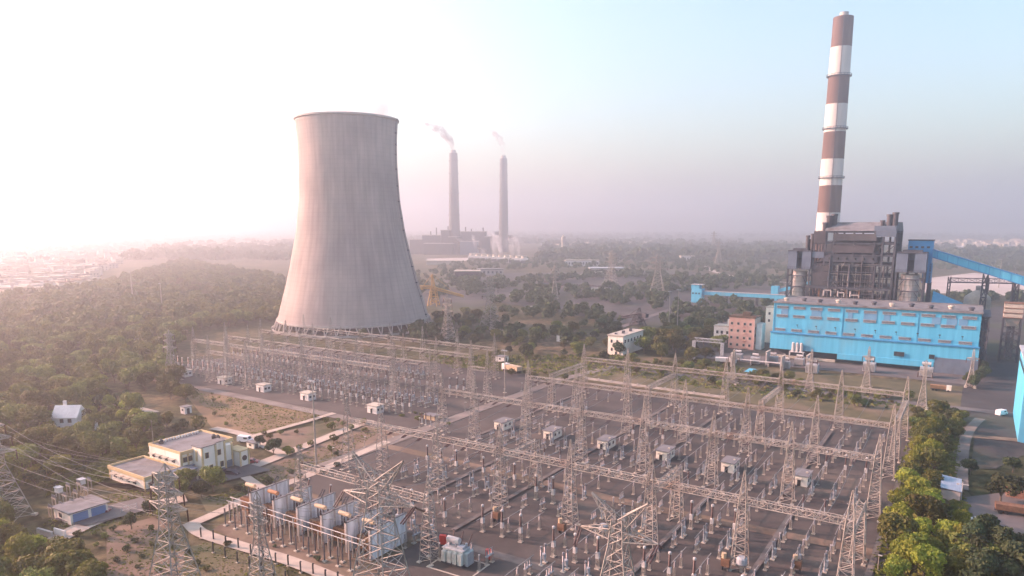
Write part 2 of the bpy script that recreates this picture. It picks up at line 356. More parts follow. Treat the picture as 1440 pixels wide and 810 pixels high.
MB().lathe([(48.6, 5.2), (49.2, 5.2), (49.2, 6.6), (48.3, 6.6), (47.9, 5.2)], 128, cap=False).build('lintel_ring', M['concrete'], ct)
MB().lathe([(52.5, 0), (52.5, 1.2), (51.9, 1.2), (51.9, .6)], 96, cap=False).build('basin_wall', M['concrete'], ct)
MB().lathe([(40, .2), (44, 5.5)], 64, cap=False).build('fill_pack', M['steel_dark'], ct)
for k in range(48):
    a0 = 2 * math.pi * k / 48; a1 = 2 * math.pi * (k + .5) / 48; b_ = MB()
    for a1_ in (a1, a0 - (a1 - a0)):
        b_.bar((51.2 * math.cos(a0), 51.2 * math.sin(a0), .3), (49.3 * math.cos(a0 + (a1_ - a0) * .5), 49.3 * math.sin(a0 + (a1_ - a0) * .5), 5.6), .32, n=6)
    b_.build('column_pair', M['concrete'], ct)
lad = MB()
for (r0, z0), (r1, z1) in zip(prs[:-1:4], prs[4::4]):
    for off in (-.006, .006):
        a = R(-8) + off; lad.bar(((r0 + .35) * math.cos(a), (r0 + .35) * math.sin(a), z0), ((r1 + .35) * math.cos(a), (r1 + .35) * math.sin(a), z1), .1)
    a = R(-8); lad.box((r1 + .6) * math.cos(a), (r1 + .6) * math.sin(a), z1, 1.2, 1.2, .8, rz=a)
lad.build('ladder', M['steel_dark'], ct)

# ------------------------------------------------------------------ smoke
def smoke(name, label, pts, dens, col=(.75, .7, .72), sc=.05):
    b = MB(); n = 12; V = []
    for i, (x, y, z, r) in enumerate(pts):
        for k in range(n):
            a = 2 * math.pi * k / n; V.append((x + r * math.cos(a), y + r * math.sin(a) * .8, z + r * .25 * math.sin(a * 2)))
    fs = [(i * n + k, i * n + (k + 1) % n, i * n + n + (k + 1) % n, i * n + n + k) for i in range(len(pts) - 1) for k in range(n)]
    fs += [tuple(range(n))[::-1], tuple(range((len(pts) - 1) * n, len(pts) * n))]
    b.add(V, fs)
    m = bpy.data.materials.new('smoke_' + name); m.use_nodes = True; nn = m.node_tree.nodes; l = m.node_tree.links; nn.remove(nn['Principled BSDF'])
    v = nn.new('ShaderNodeVolumePrincipled'); v.inputs['Color'].default_value = (*col, 1)
    tc = nn.new('ShaderNodeTexCoord'); nz = nn.new('ShaderNodeTexNoise'); nz.inputs['Scale'].default_value = sc; nz.inputs['Detail'].default_value = 5
    cr = nn.new('ShaderNodeMapRange'); cr.inputs[1].default_value = .42; cr.inputs[2].default_value = .7; cr.inputs[3].default_value = 0; cr.inputs[4].default_value = dens
    l.new(tc.outputs['Object'], nz.inputs['Vector']); l.new(nz.outputs[0], cr.inputs[0]); l.new(cr.outputs[0], v.inputs['Density'])
    l.new(v.outputs[0], nn['Material Output'].inputs['Volume'])
    o = b.build(name, m); return tag(o, label, 'smoke', kind='stuff')

# ------------------------------------------------------------------ tall chimneys
def chimney(label, x, y, h, r0, r1, mats, bands, rings, flue, name):
    c = thing(name, label, 'chimney', (x, y, 0)); zs = [0] + bands + [h]
    rr = lambda z: r0 + (r1 - r0) * z / h
    pf = []; mi = []
    for i in range(len(zs) - 1):
        k = 4
        for j in range(k):
            pf.append((rr(zs[i] + (zs[i + 1] - zs[i]) * j / k), zs[i] + (zs[i + 1] - zs[i]) * j / k)); mi.append((len(zs) - 2 - i) % 2 if len(mats) > 1 else 0)
    pf.append((r1, h))
    MB().lathe(pf, 40, mats=mi).build('shaft', mats, c, smooth=False)
    for z in rings:
        q = rr(z); b = MB(); b.lathe([(q - .1, z), (q + 1.5, z), (q + 1.5, z + .4), (q - .1, z + .4)], 40, cap=False)
        for k in range(24):
            a = 2 * math.pi * k / 24; b.bar(((q + 1.4) * math.cos(a), (q + 1.4) * math.sin(a), z), ((q + 1.4) * math.cos(a), (q + 1.4) * math.sin(a), z + 1.5), .12)
        b.lathe([(q + 1.3, z + 1.4), (q + 1.5, z + 1.4), (q + 1.5, z + 1.7), (q + 1.3, z + 1.7)], 40, cap=False)
        b.build('gallery', M['steel_dark'], c)
    fr, fh, fx = flue
    MB().lathe([(fr, h - .5), (fr, h + fh), (fr - .5, h + fh), (fr - .5, h)], 24, cx=fx).build('flue', M['concrete'], c)
    b = MB(); a = R(250)
    b.bar(((r0 + .3) * math.cos(a), (r0 + .3) * math.sin(a), 0), ((r1 + .3) * math.cos(a), (r1 + .3) * math.sin(a), h), .25); b.build('ladder', M['steel_dark'], c)
    return c
M['band_red'] = mat('faded_red_paint', (.085, .048, .036), .85, (.125, .075, .054), .12, stretch=(1, 1, .3), col3=(.22, .15, .12), scale3=.15, c3=(.55, .8), stretch3=(1, 1, .1))
M['band_white'] = mat('weathered_white_paint', (.66, .62, .56), .85, (.52, .48, .43), .12, stretch=(1, 1, .2), col3=(.36, .30, .25), scale3=.2, c3=(.58, .8), stretch3=(1, 1, .08))
M['far_conc'] = mat('chimney_concrete', (.10, .10, .105), .9, (.15, .15, .15), .05, stretch=(1, 1, .2))
chimney('tall chimney with red and white bands standing behind the steel boiler house', 271, 620, 233, 9.8, 7.8, [M['band_red'], M['band_white']],
        [76.4 - 26, 76.4, 98.9, 120.6, 142.6, 164.9, 186.9, 209.7], [104.8, 144.9, 186.9], (3.4, 3.8, .4), 'banded_chimney')
chimney('grey chimney standing between the cooling tower and the other plain chimney, darker smoke', -136.3, 1707, 232, 14.0, 9.6, [M['far_conc']], [], [44, 90, 140, 185, 214], (6.5, 7, 0), 'grey_chimney')
chimney('grey chimney with the thin smoke, further from the cooling tower of the plain pair', -21.4, 1840, 232, 12.5, 9.2, [M['far_conc']], [], [60, 100, 150, 190, 218], (6.5, 7, 0), 'grey_chimney')
smoke('chimney_smoke', 'pinkish grey smoke drifting from the plain chimney nearer the cooling tower', [(-136, 1707, 240, 4.5), (-139, 1707, 250, 7), (-145, 1707, 262, 11), (-155, 1707, 274, 15), (-168, 1707, 285, 18), (-184, 1707, 294, 16), (-200, 1707, 300, 6)], .16, col=(.5, .42, .45), sc=.07)
smoke('chimney_smoke', 'faint smoke rising from the plain chimney further from the cooling tower', [(-21, 1840, 240, 4), (-22, 1840, 252, 6), (-25, 1840, 266, 9), (-31, 1840, 280, 12), (-40, 1840, 292, 13), (-52, 1840, 301, 7)], .10, col=(.6, .52, .54), sc=.07)
smoke('tower_steam', 'thin white steam curling off the cooling tower rim', [(CTX - 2, CTY, 128, 28), (CTX + 2, CTY, 134, 27), (CTX + 8, CTY, 140, 20), (CTX + 14, CTY, 145, 8)], .10, col=(.9, .88, .88), sc=.06)

# ------------------------------------------------------------------ turbine hall
def yard(name, label, cat, s, t, z=0, rz=0, group=None): return thing(name, label, cat, (*yf(s, t), z), A + rz, group)
hall = yard('turbine_hall', 'long bright blue clad turbine hall below the boiler house', 'turbine hall', -83, 368)
L_ = 87.0
b = MB(); b.box(L_ / 2, 18, 12.8, L_, 35, 14.6); b.box(L_ / 2, 17.5, 4.6, L_ + 1, 37, 8.2)
b.build('upper_wall', M['blue'], hall)
b = MB(); b.box(15, .2, 0, 30, 1, 1.4); b.build('plinth_wall', M['plinth'], hall)
b = MB(); b.box(L_ / 2, 19, 0, L_ - 2, 32, 4.6); b.build('ground_storey', M['steel_dark'], hall)
b = MB(); b.box(51, -1.25, 2.2, 40, .7, 2.6); b.build('lower_wall', M['blue'], hall)
b = MB(); b.box(79.5, -1.2, .1, 16.5, .5, 6.9); b.build('loading_door', M['blue_s'], hall)
b = MB(); b.box(L_ / 2, -1.2, 12.6, L_ + 1.4, 1.0, .5); b.build('ledge', M['blue_d'], hall)
b = MB(); b.box(L_ / 2, 17.5, 27.4, L_ + 1, 36, .35); b.box(L_ / 2, .3, 27.75, L_ + 1, .4, .5); b.box(L_ / 2, 34.7, 27.75, L_ + 1, .4, .5); b.build('roof', M['roof_grey'], hall)
for i in range(11):
    for z, wd in ((24.9, 5.4), (20.6, 5.4), (13.7, 5.0)):
        x = 4.2 + i * 7.85 + (0 if z > 14 else -.6); b = MB()
        b.box(x, .42, z, wd, .2, 1.05, 1)
        for k in range(12): b.box(x - wd / 2 + wd * (k + .5) / 12, .28, z, .15, .22, 1.05, 0)
        b.box(x, .3, z + 1.05, wd + .3, .35, .14, 0); b.box(x, .3, z - .12, wd + .3, .35, .12, 0)
        b.build('louvre_window', [M['grey_metal'], M['steel_dark']], hall)
M['patch'] = mat('faded_blue_sheets', (.10, .25, .40), .7, (.14, .31, .46), .3)
for x, wd, z0, h in ((5.2, 3.2, 21.8, 3.0), (19.5, 3.5, 21.8, 3.0), (21.8, .8, 20.9, 4), (35, 2, 21.7, 3.2), (43.6, 5.6, 21.8, 3.1), (50.5, 2.6, 21.8, 3.1), (70.2, 3.4, 21.7, 3.2), (76.2, 4, 21.8, 3.1), (80.5, 3.4, 21.8, 3)):
    MB().box(x, .44, z0, wd, .14, h).build('replaced_panel', M['patch'], hall)
for i in range(9):
    x = 12 + i * 8.6; b = MB(); b.bar((x, .4, 15.6), (x, -1.4, 17.2), .09); b.box(x, -1.5, 17.0, .8, .6, .4); b.build('floodlight', M['dark'], hall)
for i in range(11):
    b = MB(); x = 4 + i * 7.9; b.lathe([(.9, 27.75), (.9, 28.6), (1.4, 28.7), (1.2, 29.3), (.2, 29.5)], 10, x, 9 + (i % 2) * 3); b.build('roof_vent', M['steel_dark'] if i % 3 else M['plinth'], hall)
for i in range(0, 12, 4): MB().box(.4 + i * 7.85, .36, 13.2, .16, .2, 14.1).build('downpipe', M['blue'], hall)
for x in (56, 58, 70): MB().box(x, -1.72, 6.2, 2.2, .2, 2.0).build('duct_opening', M['dark'], hall)
b = MB()
for k in range(3): b.lathe([(.75, 4.2), (.75, 8.2), (.5, 8.6), (.1, 8.7)], 10, 11 + 1.9 * k, -2.4)
b.box(12.9, -2.4, 3.9, 7, 3, .3); b.box(9.7, -3.6, 0, .5, .5, 4); b.box(16, -3.6, 0, .5, .5, 4); b.build('tank_rack', M['white_metal'], hall)
b = MB()
for k in range(5):
    for y in (3, 33): b.truss(quad4(L_ + 2 + k * .01, y, 0, .5, .5), quad4(L_ + 2, y, 25, .4, .4), 10, .18, .1)
b = MB()
for y in (2, 12, 22, 33): b.truss(quad4(L_ + 2, y, 0, .9, .9), quad4(L_ + 2, y, 26, .9, .9), 10, .2, .12)
for z in (5, 10, 15, 20, 26): b.box(L_ + 2, 17.5, z, 3, 33, .25)
b.build('stair_frame', M['steel_dark'], hall)

# ------------------------------------------------------------------ boiler house
BX, BY = -74.5, 415
bh = yard('boiler_house', 'dark open steel boiler house with a grey roof, between the two concrete silos', 'boiler house', BX, BY)
W_, D_, HT = 38.5, 34.0, 62.5
xs = [0, 5.5, 9.5, 19.2, 29, 33, 38.5]; ys = [0, 8.5, 17, 25.5, 34]
for i, x in enumerate(xs):
    for j, y in enumerate(ys):
        if 0 < i < 6 and 0 < j < 4: continue
        MB().box(x, y, 0, .95, .95, HT).build('steel_column', M['steel_dark'], bh)
for z in (14, 20, 26.5, 32.5, 38.5, 44.5, 49.5, 55.5, HT - 1):
    b = MB()
    for j, y in enumerate(ys): b.box(W_ / 2, y, z, W_, .5, .8)
    for x in xs: b.box(x, D_ / 2, z, .5, D_, .8)
    if z < 60:
        b.box(W_ / 2, 4.6, z + .8, W_, 7.6, .15); b.box(4.6, D_ / 2, z + .8, 8, D_, .15); b.box(W_ - 4.6, D_ / 2, z + .8, 8, D_, .15)
        for zz in (1.4, 2.0): b.bar((0, -.2, z + zz), (W_, -.2, z + zz), .07); b.bar((W_ + .2, 0, z + zz), (W_ + .2, D_, z + zz), .07)
        for k in range(14): b.bar((W_ * k / 13, -.2, z + .8), (W_ * k / 13, -.2, z + 2), .06)
    b.build('floor_deck', M['steel_dark'], bh)
b = MB()
for i in range(6):
    for k, (z0, z1) in enumerate(((14, 20), (20, 26.5), (26.5, 32.5), (32.5, 38.5), (38.5, 44.5), (44.5, 49.5), (49.5, 55.5), (55.5, 61.5))):
        if (i, k) in ((0, 0), (0, 2), (5, 1), (5, 4), (1, 5), (4, 3), (4, 6), (0, 5), (5, 6), (3, 1)): b.bar((xs[i], 0, z0), (xs[i + 1], 0, z1), .2)
        if i < 4 and (i + k) % 3 == 0: b.bar((W_, ys[i], z0), (W_, ys[i + 1], z1), .22)
        elif i < 4 and (i + k) % 3 == 1: b.bar((W_, ys[i + 1], z0), (W_, ys[i], z1), .22)
b.build('bracing', M['steel_dark'], bh)
M['casing'] = mat('sooty_boiler_casing', (.038, .04, .046), .8, (.085, .082, .086), .2, stretch=(1, 1, .3))
b = MB(); b.box(19.5, 18, 10, 17, 16, 40); b.box(19.5, 22, 46, 22, 20, 13); b.build('furnace_casing', M['casing'], bh)
for x0, x1, z0, z1, m_ in ((9.5, 29, 51.2, 54.9, 'brown_clad'), (6, 31, 46.3, 49.2, 'steel_dark'), (9.5, 30, 57.5, 61.0, 'casing'), (-.6, 5.4, 56.2, 62.2, 'brown_clad'), (29.5, 38.8, 59.6, 62.5, 'blue_s'), (-.6, 5.2, 40.5, 44, 'blue_s'), (-.6, 5.2, 48.2, 51.4, 'blue_s'), (-.6, 8, 33.5, 44, 'casing'), (-.6, 8, 12, 26, 'casing')):
    MB().box((x0 + x1) / 2, -.75 if z0 > 44 else -.7, z0, x1 - x0, .3, z1 - z0).build('cladding_panel', M[m_], bh)
for z in (48.2, 47.6):
    pass
b = MB()
for k in range(6): b.lathe([(.5, 47.6), (.5, 48.6)], 8, 8 + k * 4.2, -1.0)
b.build('inspection_ports', M['dark'], bh)
for i, x in enumerate((8.6, 10.4, 13, 15.2, 18.4, 21.6, 24.2, 27.2, 30.4, 32, 34.6, 36.2)):
    b = MB(); z0, z1 = (12, 45) if i % 3 else (14, 50); b.bar((x, -.9 + (i % 2) * 2, z0), (x, -.9 + (i % 2) * 2, z1), .32 if i % 4 else .5, n=8); b.build('vertical_pipe', M['steel_dark'] if i % 4 == 0 else M['brown_clad'] if i % 2 else M['casing'], bh)
b = MB()
for z in (18, 24, 29.5, 36, 41): b.bar((6, -1.0, z), (34, -1.0, z + .0), .28, n=6)
b.build('header_pipe', M['steel_dark'], bh)
b = MB(); b.add([(5, -.8, HT), (W_ + .5, -.8, HT), (W_ + .5, 34.8, HT), (5, 34.8, HT), (5, 8, HT + 4.6), (W_ + .5, 8, HT + 4.6), (W_ + .5, 26, HT + 4.6), (5, 26, HT + 4.6)],
          [(3, 2, 1, 0), (0, 1, 5, 4), (2, 3, 7, 6), (1, 2, 6, 5), (3, 0, 4, 7), (4, 5, 6, 7)]); b.build('roof', M['roof_grey'], bh)
b = MB(); b.box(33.5, 2.5, HT + .1, 10, 6.5, 2.6); b.build('roof_penthouse', M['blue_s'], bh)
for x, y, r, z1 in ((6, 4, 1.5, 70.5), (8, 6, 1.5, 71.5), (4.2, 3, 1.3, 67), (31.5, 5, 1.0, 68), (34.6, 5, 1.35, 71), (37.2, 5, 1.35, 72)):
    b = MB(); b.lathe([(r, HT), (r, z1 - 1), (r + .25, z1 - 1), (r + .25, z1), (r - .2, z1)], 14, x, y); b.build('exhaust_stack', M['brown_clad'], bh)
for k in range(21):
    x = 9.6 + 1.18 * k; b = MB(); b.bar((x, -.35, 11), (x, -.35, rnd.uniform(40, 46)), rnd.choice((.08, .08, .14, .2))); b.build('riser_pipe', M['steel'] if k % 3 else M['brown_clad'], bh)
for k in range(16):
    z = 12 + 2.15 * k; x0 = rnd.choice((5.5, 9.5, 9.5, 13)); x1 = rnd.choice((29, 29, 33, 38)); b = MB(); b.bar((x0, -.6, z), (x1, -.6, z), rnd.choice((.09, .12, .18))); b.bar((x0, -.6, z + 1.1), (x1, -.6, z + 1.1), .05); b.build('buckstay', M['steel'] if k % 2 else M['steel_dark'], bh)
for k in range(18):
    x = rnd.uniform(6, 35); z = rnd.uniform(13, 54); s_ = rnd.choice((-1, 1)); b = MB(); b.bar((x, -.8, z), (x + s_ * rnd.uniform(2, 4), -.8, z + rnd.uniform(3, 6)), .1); b.build('stair_flight', M['steel'] if k % 2 else M['steel_dark'], bh)
# reddish pipe rack on the roof line in front
pr_ = yard('pipe_rack', 'reddish steel pipe rack standing between the blue hall roof and the boiler house', 'pipe rack', -76, 409)
for x in (0, 6.5, 13, 19.5, 26, 32.5, 39):
    b = MB(); b.box(x, 0, 0, .8, .8, 33); b.build('rack_post', M['rust'] if x in (6.5, 19.5, 26) else M['steel_dark'], pr_)
b = MB(); b.box(19.5, 0, 32.3, 40, 2.4, .9); b.box(19.5, -1.2, 33.9, 40, .12, .12); b.build('deck', M['steel_dark'], pr_)
for x in (0, 13, 26):
    b = MB(); b.bar((x, 0, 28.3), (x + 3.2, 0, 32.3), .22); b.bar((x + 6.5, 0, 28.3), (x + 3.2, 0, 32.3), .22); b.build('brace', M['steel_dark'], pr_)
for k, (x, l) in enumerate(((9, 6), (16, 5), (22, 7))):
    b = MB(); b.bar((x, -.6, 28.4), (x, -.6, 31.4), .42, n=8); b.bar((x, -.6, 31.4 - k), (x + l * .6, -.6, 31.4 - k), .36, n=8); b.bar((x + l * .6, -.6, 31.4 - k), (x + l * .6, -.6, 28.3), .36, n=8); b.build('pipe_loop', M['concrete'], pr_)

def silo(label, s, t, wd, top, tz):
    g = yard('silo_tower', label, 'silo', s, t)
    for x in (0, wd):
        for y in (0, 11): MB().box(x, y, 0, .8, .8, tz).build('steel_leg', M['steel_dark'], g)
    b = MB()
    for z in (18, 26, 32, 38):
        for y in (0, 11): b.box(wd / 2, y, z, wd, .4, .5)
        for x in (0, wd): b.box(x, 5.5, z, .4, 11, .5)
    for z0, z1 in ((18, 26), (26, 32), (32, 38)):
        b.bar((0, 0, z0), (wd * .3, 0, z1), .16); b.bar((wd, 0, z0), (wd * .7, 0, z1), .16); b.bar((wd, 0, z0), (wd, 11, z1), .18)
    b.build('frame', M['steel_dark'], g)
    b = MB(); b.lathe([(1.2, 8), (wd * .33, 15), (wd * .33, 40.5)], 20, wd / 2, 5); b.build('silo_drum', M['concrete'], g, smooth=False)
    b = MB()
    for z in (17, 20, 23, 26, 29, 32, 35, 38): b.lathe([(wd * .33 + .02, z), (wd * .33 + .25, z), (wd * .33 + .25, z + .4), (wd * .33 + .02, z + .4)], 20, wd / 2, 5, cap=False)
    b.build('hoops', M['steel'], g)
    b = MB(); b.box(wd * .17, 5.5, tz, wd * .42, 12, top - tz); b.box(wd * .83, 5.5, tz, wd * .42, 12, top - tz); b.box(wd / 2, 8, tz, wd, 6.9, top - tz); b.build('bunker_cladding', M['blue_s'], g)
    b = MB(); b.box(wd / 2, 3.6, tz, wd * .3, 1, (top - tz) * .62); b.build('chute', M['brown_clad'], g)
    b = MB(); b.box(wd / 2, 5.5, top, wd + 1, 12.6, .5); b.box(wd * .5, 5.5, top + .5, wd * .7, 8, 1.0); b.build('roof', M['steel_dark'], g)
    b = MB(); b.box(wd / 2, -.3, tz - .4, wd + 1, 1.4, .3)
    for k in range(10): b.bar((wd * k / 9, -.9, tz - .1), (wd * k / 9, -.9, tz + 1.1), .06)
    b.bar((0, -.9, tz + 1.1), (wd, -.9, tz + 1.1), .07); b.build('walkway', M['steel_dark'], g)
    return g
sl = silo('concrete silo tower with slate blue bunker, on the chimney side of the boiler house', -87.0, 414, 11.0, 51.5, 42)
for x, y, h in ((8, 6, 7), (9.5, 7, 5), (10.6, 5, 8)):
    MB().lathe([(.9, 52), (.9, 52 + h), (1.1, 52 + h), (1.1, 53 + h), (.6, 53 + h)], 10, x, y).build('vent_stack', M['brown_clad'], sl)
silo('concrete silo tower with slate blue bunker, joined to the blue coal transfer house', -34.2, 414, 12.5, 51.5, 42)
# blue transfer house and inclined coal conveyor
tf = yard('transfer_house', 'tall blue coal transfer house at the head of the long conveyor', 'transfer house', -30.2, 427)
MB().box(5.0, 4, 46, 11.2, 10, 11.6).build('upper_wall', M['blue_d'], tf)
MB().box(9.0, 4, 36, 4.0, 10, 10).build('lower_wall', M['blue_d'], tf)
MB().box(5, 4, 57.6, 11.8, 10.6, .5).build('roof', M['steel_dark'], tf)
for x in (-.2, 4, 10.4):
    for y in (-.6, 8.6): MB().box(x, y, 0, .8, .8, 46).build('steel_leg', M['steel_dark'], tf)
MB().truss(quad4(10.4, 4, 0, .6, 4.6), quad4(10.4, 4, 36, .6, 4.6), 8, .25, .16).build('bracing', M['steel_dark'], tf)
for k in range(4): MB().box(.8 + 2.6 * k, -1.05, 53.8, 1.4, .14, 1.0).build('window', M['dark'], tf)
cv = yard('coal_conveyor', 'long blue covered coal conveyor sloping down from the transfer house', 'conveyor', -19.6, 431)
b = MB(); pA, pB = Vector((0, 0, 54.5)), Vector((110, 0, 19.5))
def skew(b, p, q, wy, h, m=0): b.add([(p.x, -wy, p.z), (p.x, wy, p.z), (p.x, wy, p.z + h), (p.x, -wy, p.z + h), (q.x, -wy, q.z), (q.x, wy, q.z), (q.x, wy, q.z + h), (q.x, -wy, q.z + h)], [(0, 1, 2, 3), (7, 6, 5, 4), (0, 3, 7, 4), (2, 1, 5, 6), (3, 2, 6, 7), (1, 0, 4, 5)], m)
skew(b, pA - Vector((0, 0, 5)), pB - Vector((0, 0, 5)), 2.2, 3.3); b.build('gallery_wall', M['blue'], cv)
b = MB(); skew(b, pA - Vector((0, 0, 1.65)), pB - Vector((0, 0, 1.65)), 2.6, .45); b.build('gallery_roof', M['blue_d'], cv)
b = MB(); skew(b, pA - Vector((0, 0, 5.5)), pB - Vector((0, 0, 5.5)), 2.4, .45)
for k in range(24): u = pA.lerp(pB, (k + .5) / 24); b.box(u.x, -2.28, u.z - 5, .25, .12, 3.3)
b.build('gallery_ribs', M['blue_d'], cv)
for x in (24, 37, 66, 92):
    z = pA.lerp(pB, x / 110).z - 5.6; b = MB(); b.truss(quad4(x, 0, 0, 1.3, 3.2), quad4(x, 0, z, 1.0, 2), 7, .32, .18, x=True); b.build('trestle', M['steel_dark'], cv)
# low blue conveyor far side
tl = yard('junction_house', 'small blue junction house at the end of the low coal conveyor', 'junction house', -204.5, 598)
MB().box(5, 4, 0, 9, 8, 12).build('wall', M['blue'], tl); MB().box(3.5, 4, 12, 7, 7, 3.4).build('upper_wall', M['blue'], tl); MB().box(5, 4, 15.4, 9.4, 8.4, .4).build('roof', M['grey_metal'], tl)
for k in range(3): MB().box(2 + 2.7 * k, -.06, 7.5, 1.2, .14, 1.4).build('window', M['dark'], tl)
MB().add([(0, -2, 0), (0, 2, 0), (-13, -2, 0), (-13, 2, 0), (0, -2, 6), (0, 2, 6)], [(0, 4, 5, 1), (2, 3, 5, 4), (2, 4, 0), (3, 1, 5)]) 
lc = yard('low_conveyor', 'low pale blue covered conveyor crossing the coal yard behind the pink building', 'conveyor', -195, 602)
b = MB(); b.box(52, 0, 7, 105, 3.2, 3.0); b.build('gallery', M['blue'], lc)
b = MB(); b.box(52, 0, 10, 105.4, 3.8, .35); b.build('gallery_roof', M['grey_metal'], lc)
for k in range(8): b = MB(); b.truss(quad4(8 + 12.5 * k, 0, 0, .7, 1.3), quad4(8 + 12.5 * k, 0, 7, .6, 1.1), 3, .22, .14); b.build('trestle', M['steel_dark'], lc)
uc = yard('upper_conveyor', 'short pale blue conveyor rising beside the silo tower', 'conveyor', -143, 640)
b = MB(); skew(b, Vector((0, 0, 8)), Vector((44, 0, 22)), 1.8, 3); b.build('gallery', M['blue'], uc)
for x in (8, 22, 36): b = MB(); b.truss(quad4(x, 0, 0, .8, 1.4), quad4(x, 0, 8 + x * 14 / 44, .6, 1.2), 4, .25, .15); b.build('trestle', M['steel_dark'], uc)
MB().box(-1, 0, 0, 6, 6, 14).build('end_house', M['blue'], uc)
# tank, ducting and sheds right of the silo
tk = yard('storage_tank', 'cream cylindrical tank beside the end of the hall roof', 'tank', 2, 440)
MB().lathe([(6, 0), (6, 28), (5.6, 29), (2, 32), (.4, 32.6)], 32).build('shell', M['plinth'], tk); MB().lathe([(1.2, 32), (1.2, 34.5), (.2, 34.8)], 12).build('cap', M['concrete'], tk)
dx = yard('dust_hopper', 'pale ribbed hopper on steel legs beside the cream tank', 'hopper', 14, 415)
b = MB(); b.box(3, 3, 21.5, 7.5, 7, 7); b.build('bin', M['plinth'], dx); b = MB()
for z in (21.5, 23.8, 26.1, 28.4): b.box(3, 3, z, 8, 7.5, .4)
b.build('ribs', M['rust'], dx); MB().box(3, 3, 17.5, 4, 4, 4, taper=1.6).build('cone', M['plinth'], dx)
for x in (-.5, 6.5):
    for y in (-.5, 6.5): MB().box(x, y, 0, .7, .7, 21.5).build('steel_leg', M['steel_dark'], dx)
MB().truss(quad4(3, 3, 0, 3.5, 3.5), quad4(3, 3, 17, 3.5, 3.5), 5, .2, .16).build('bracing', M['steel_dark'], dx)
sh = yard('conveyor_shed', 'low light blue sloped shed behind the silo tower', 'shed', -18, 428)
b = MB(); b.add([(0, 0, 25), (22, 0, 22), (22, 12, 22), (0, 12, 31), (0, 0, 0), (22, 0, 0), (22, 12, 0), (0, 12, 0)], [(0, 1, 2, 3), (4, 5, 1, 0), (5, 6, 2, 1), (6, 7, 3, 2), (7, 4, 0, 3)]); b.build('roof_sheeting', M['blue'], sh)
pg = yard('pipe_gantry', 'thin dark pipe gantry crossing above the pale ash ground', 'pipe gantry', -12, 470)
for x in (0, 18, 30, 50, 75, 100): b = MB(); b.truss(quad4(x, 0, 0, .8, .8), quad4(x, 0, 37 + (3 if x == 30 else 0), .6, .6), 7, .25, .16); b.build('trestle', M['steel_dark'], pg)
b = MB()
for y in (-.8, .8):
    b.bar((0, y, 34), (110, y, 36), .3, n=6); b.bar((0, y, 36.4), (110, y, 38), .15)
b.truss([(0, -.8, 34), (0, .8, 34), (0, .8, 36.3), (0, -.8, 36.3)], [(110, -.8, 36), (110, .8, 36), (110, .8, 38.2), (110, -.8, 38.2)], 26, .14, .1); b.build('pipe_bridge', M['steel_dark'], pg)
# blue slab at the frame edge
be = thing('blue_shed', 'tall bright blue sheeted shed at the edge of the coal road', 'shed', (*at(1427, 615), 0), A)
MB().box(14, 14, 0, 27, 40, 24).build('wall', M['blue'], be); MB().box(14, 14, 24, 28, 41, .5).build('roof', M['grey_metal'], be)
MB().box(4, -6.06, 0, 4, .2, 5).build('door', M['blue_d'], be); MB().box(.4, 14, 20, .25, 38, 1.2).build('window_strip', M['dark'], be)
# ------------------------------------------------------------------ switchyard gantries
S0, BAY = -14.2, 18.42
COLS = [S0 - BAY * k for k in range(7)]              # column lines of the grid
def gcol(b, x, y, hb=14.2, hp=20.0, base=1.45):
    b.truss(quad4(x, y, .3, base, base), quad4(x, y, hb + .8, .62, .62), 11, .098, .054)
    b.truss(quad4(x, y, hb + .8, .62, .62), quad4(x, y, hp, .09, .09), 4, .075, .045)
    return b
def plinths(b, x, y, base=1.45):
    for ux in (-1, 1):
        for uy in (-1, 1): b.box(x + ux * base, y + uy * base, 0, .8, .8, .45)
    return b
def gbeam(b, x0, x1, y, z, along='x', hw=.62):
    if along == 'x': qa = [(x0, y - hw, z - hw), (x0, y + hw, z - hw), (x0, y + hw, z + hw), (x0, y - hw, z + hw)]; qb = [(x1, p[1], p[2]) for p in qa]; n = max(3, round((x1 - x0) / 1.35))
    else: qa = [(y - hw, x0, z - hw), (y + hw, x0, z - hw), (y + hw, x0, z + hw), (y - hw, x0, z + hw)]; qb = [(p[0], x1, p[2]) for p in qa]; n = max(3, round(abs(x1 - x0) / 1.35))
    return b.truss(qa, qb, n, .085, .052)
def gantry(label, t, cols, portals=(), hb=14.2, hp=20.0, pdir=1, plen=16, grp='lattice gantries of the switchyards'):
    g = yard('lattice_gantry', label, 'gantry', 0, t, 0, 0, grp)
    for c in cols:
        col = gcol(MB(), c, 0, hb, hp).build('lattice_column', M['steel'], g); plinths(MB(), c, 0).build('footing', M['plinth'], col)
    cs = sorted(cols)
    for a, b_ in zip(cs, cs[1:]): gbeam(MB(), a + .6, b_ - .6, 0, hb).build('lattice_beam', M['steel'], g)
    for c in portals:
        y1 = pdir * plen
        gbeam(MB(), .6 * pdir, y1, c, hb - 2.2, 'y').build('cross_beam', M['steel'], g)
        for yy in (y1,):
            col = MB().truss(quad4(c, yy, .3, 1.3, 1.3), quad4(c, yy, hb - 1.5, .6, .6), 9, .12, .07).build('portal_column', M['steel'], g); plinths(MB(), c, yy, 1.3).build('footing', M['plinth'], col)
    return g
gantry('short lattice gantry in front of the firewall transformers, nearest row', 100.5, [-84.5, -102.8, -121.2], hb=13, hp=17.5)
gantry('long lattice gantry, second from the front, with three short cross beams at its back', 130.2, COLS + [-137], portals=(COLS[0], COLS[2], COLS[4]), pdir=1)
gantry('long lattice gantry in the row just before the line of cream kiosks', 170.8, COLS + [-137.2])
gantry('long lattice gantry in the row just behind the line of cream kiosks', 202.2, COLS)
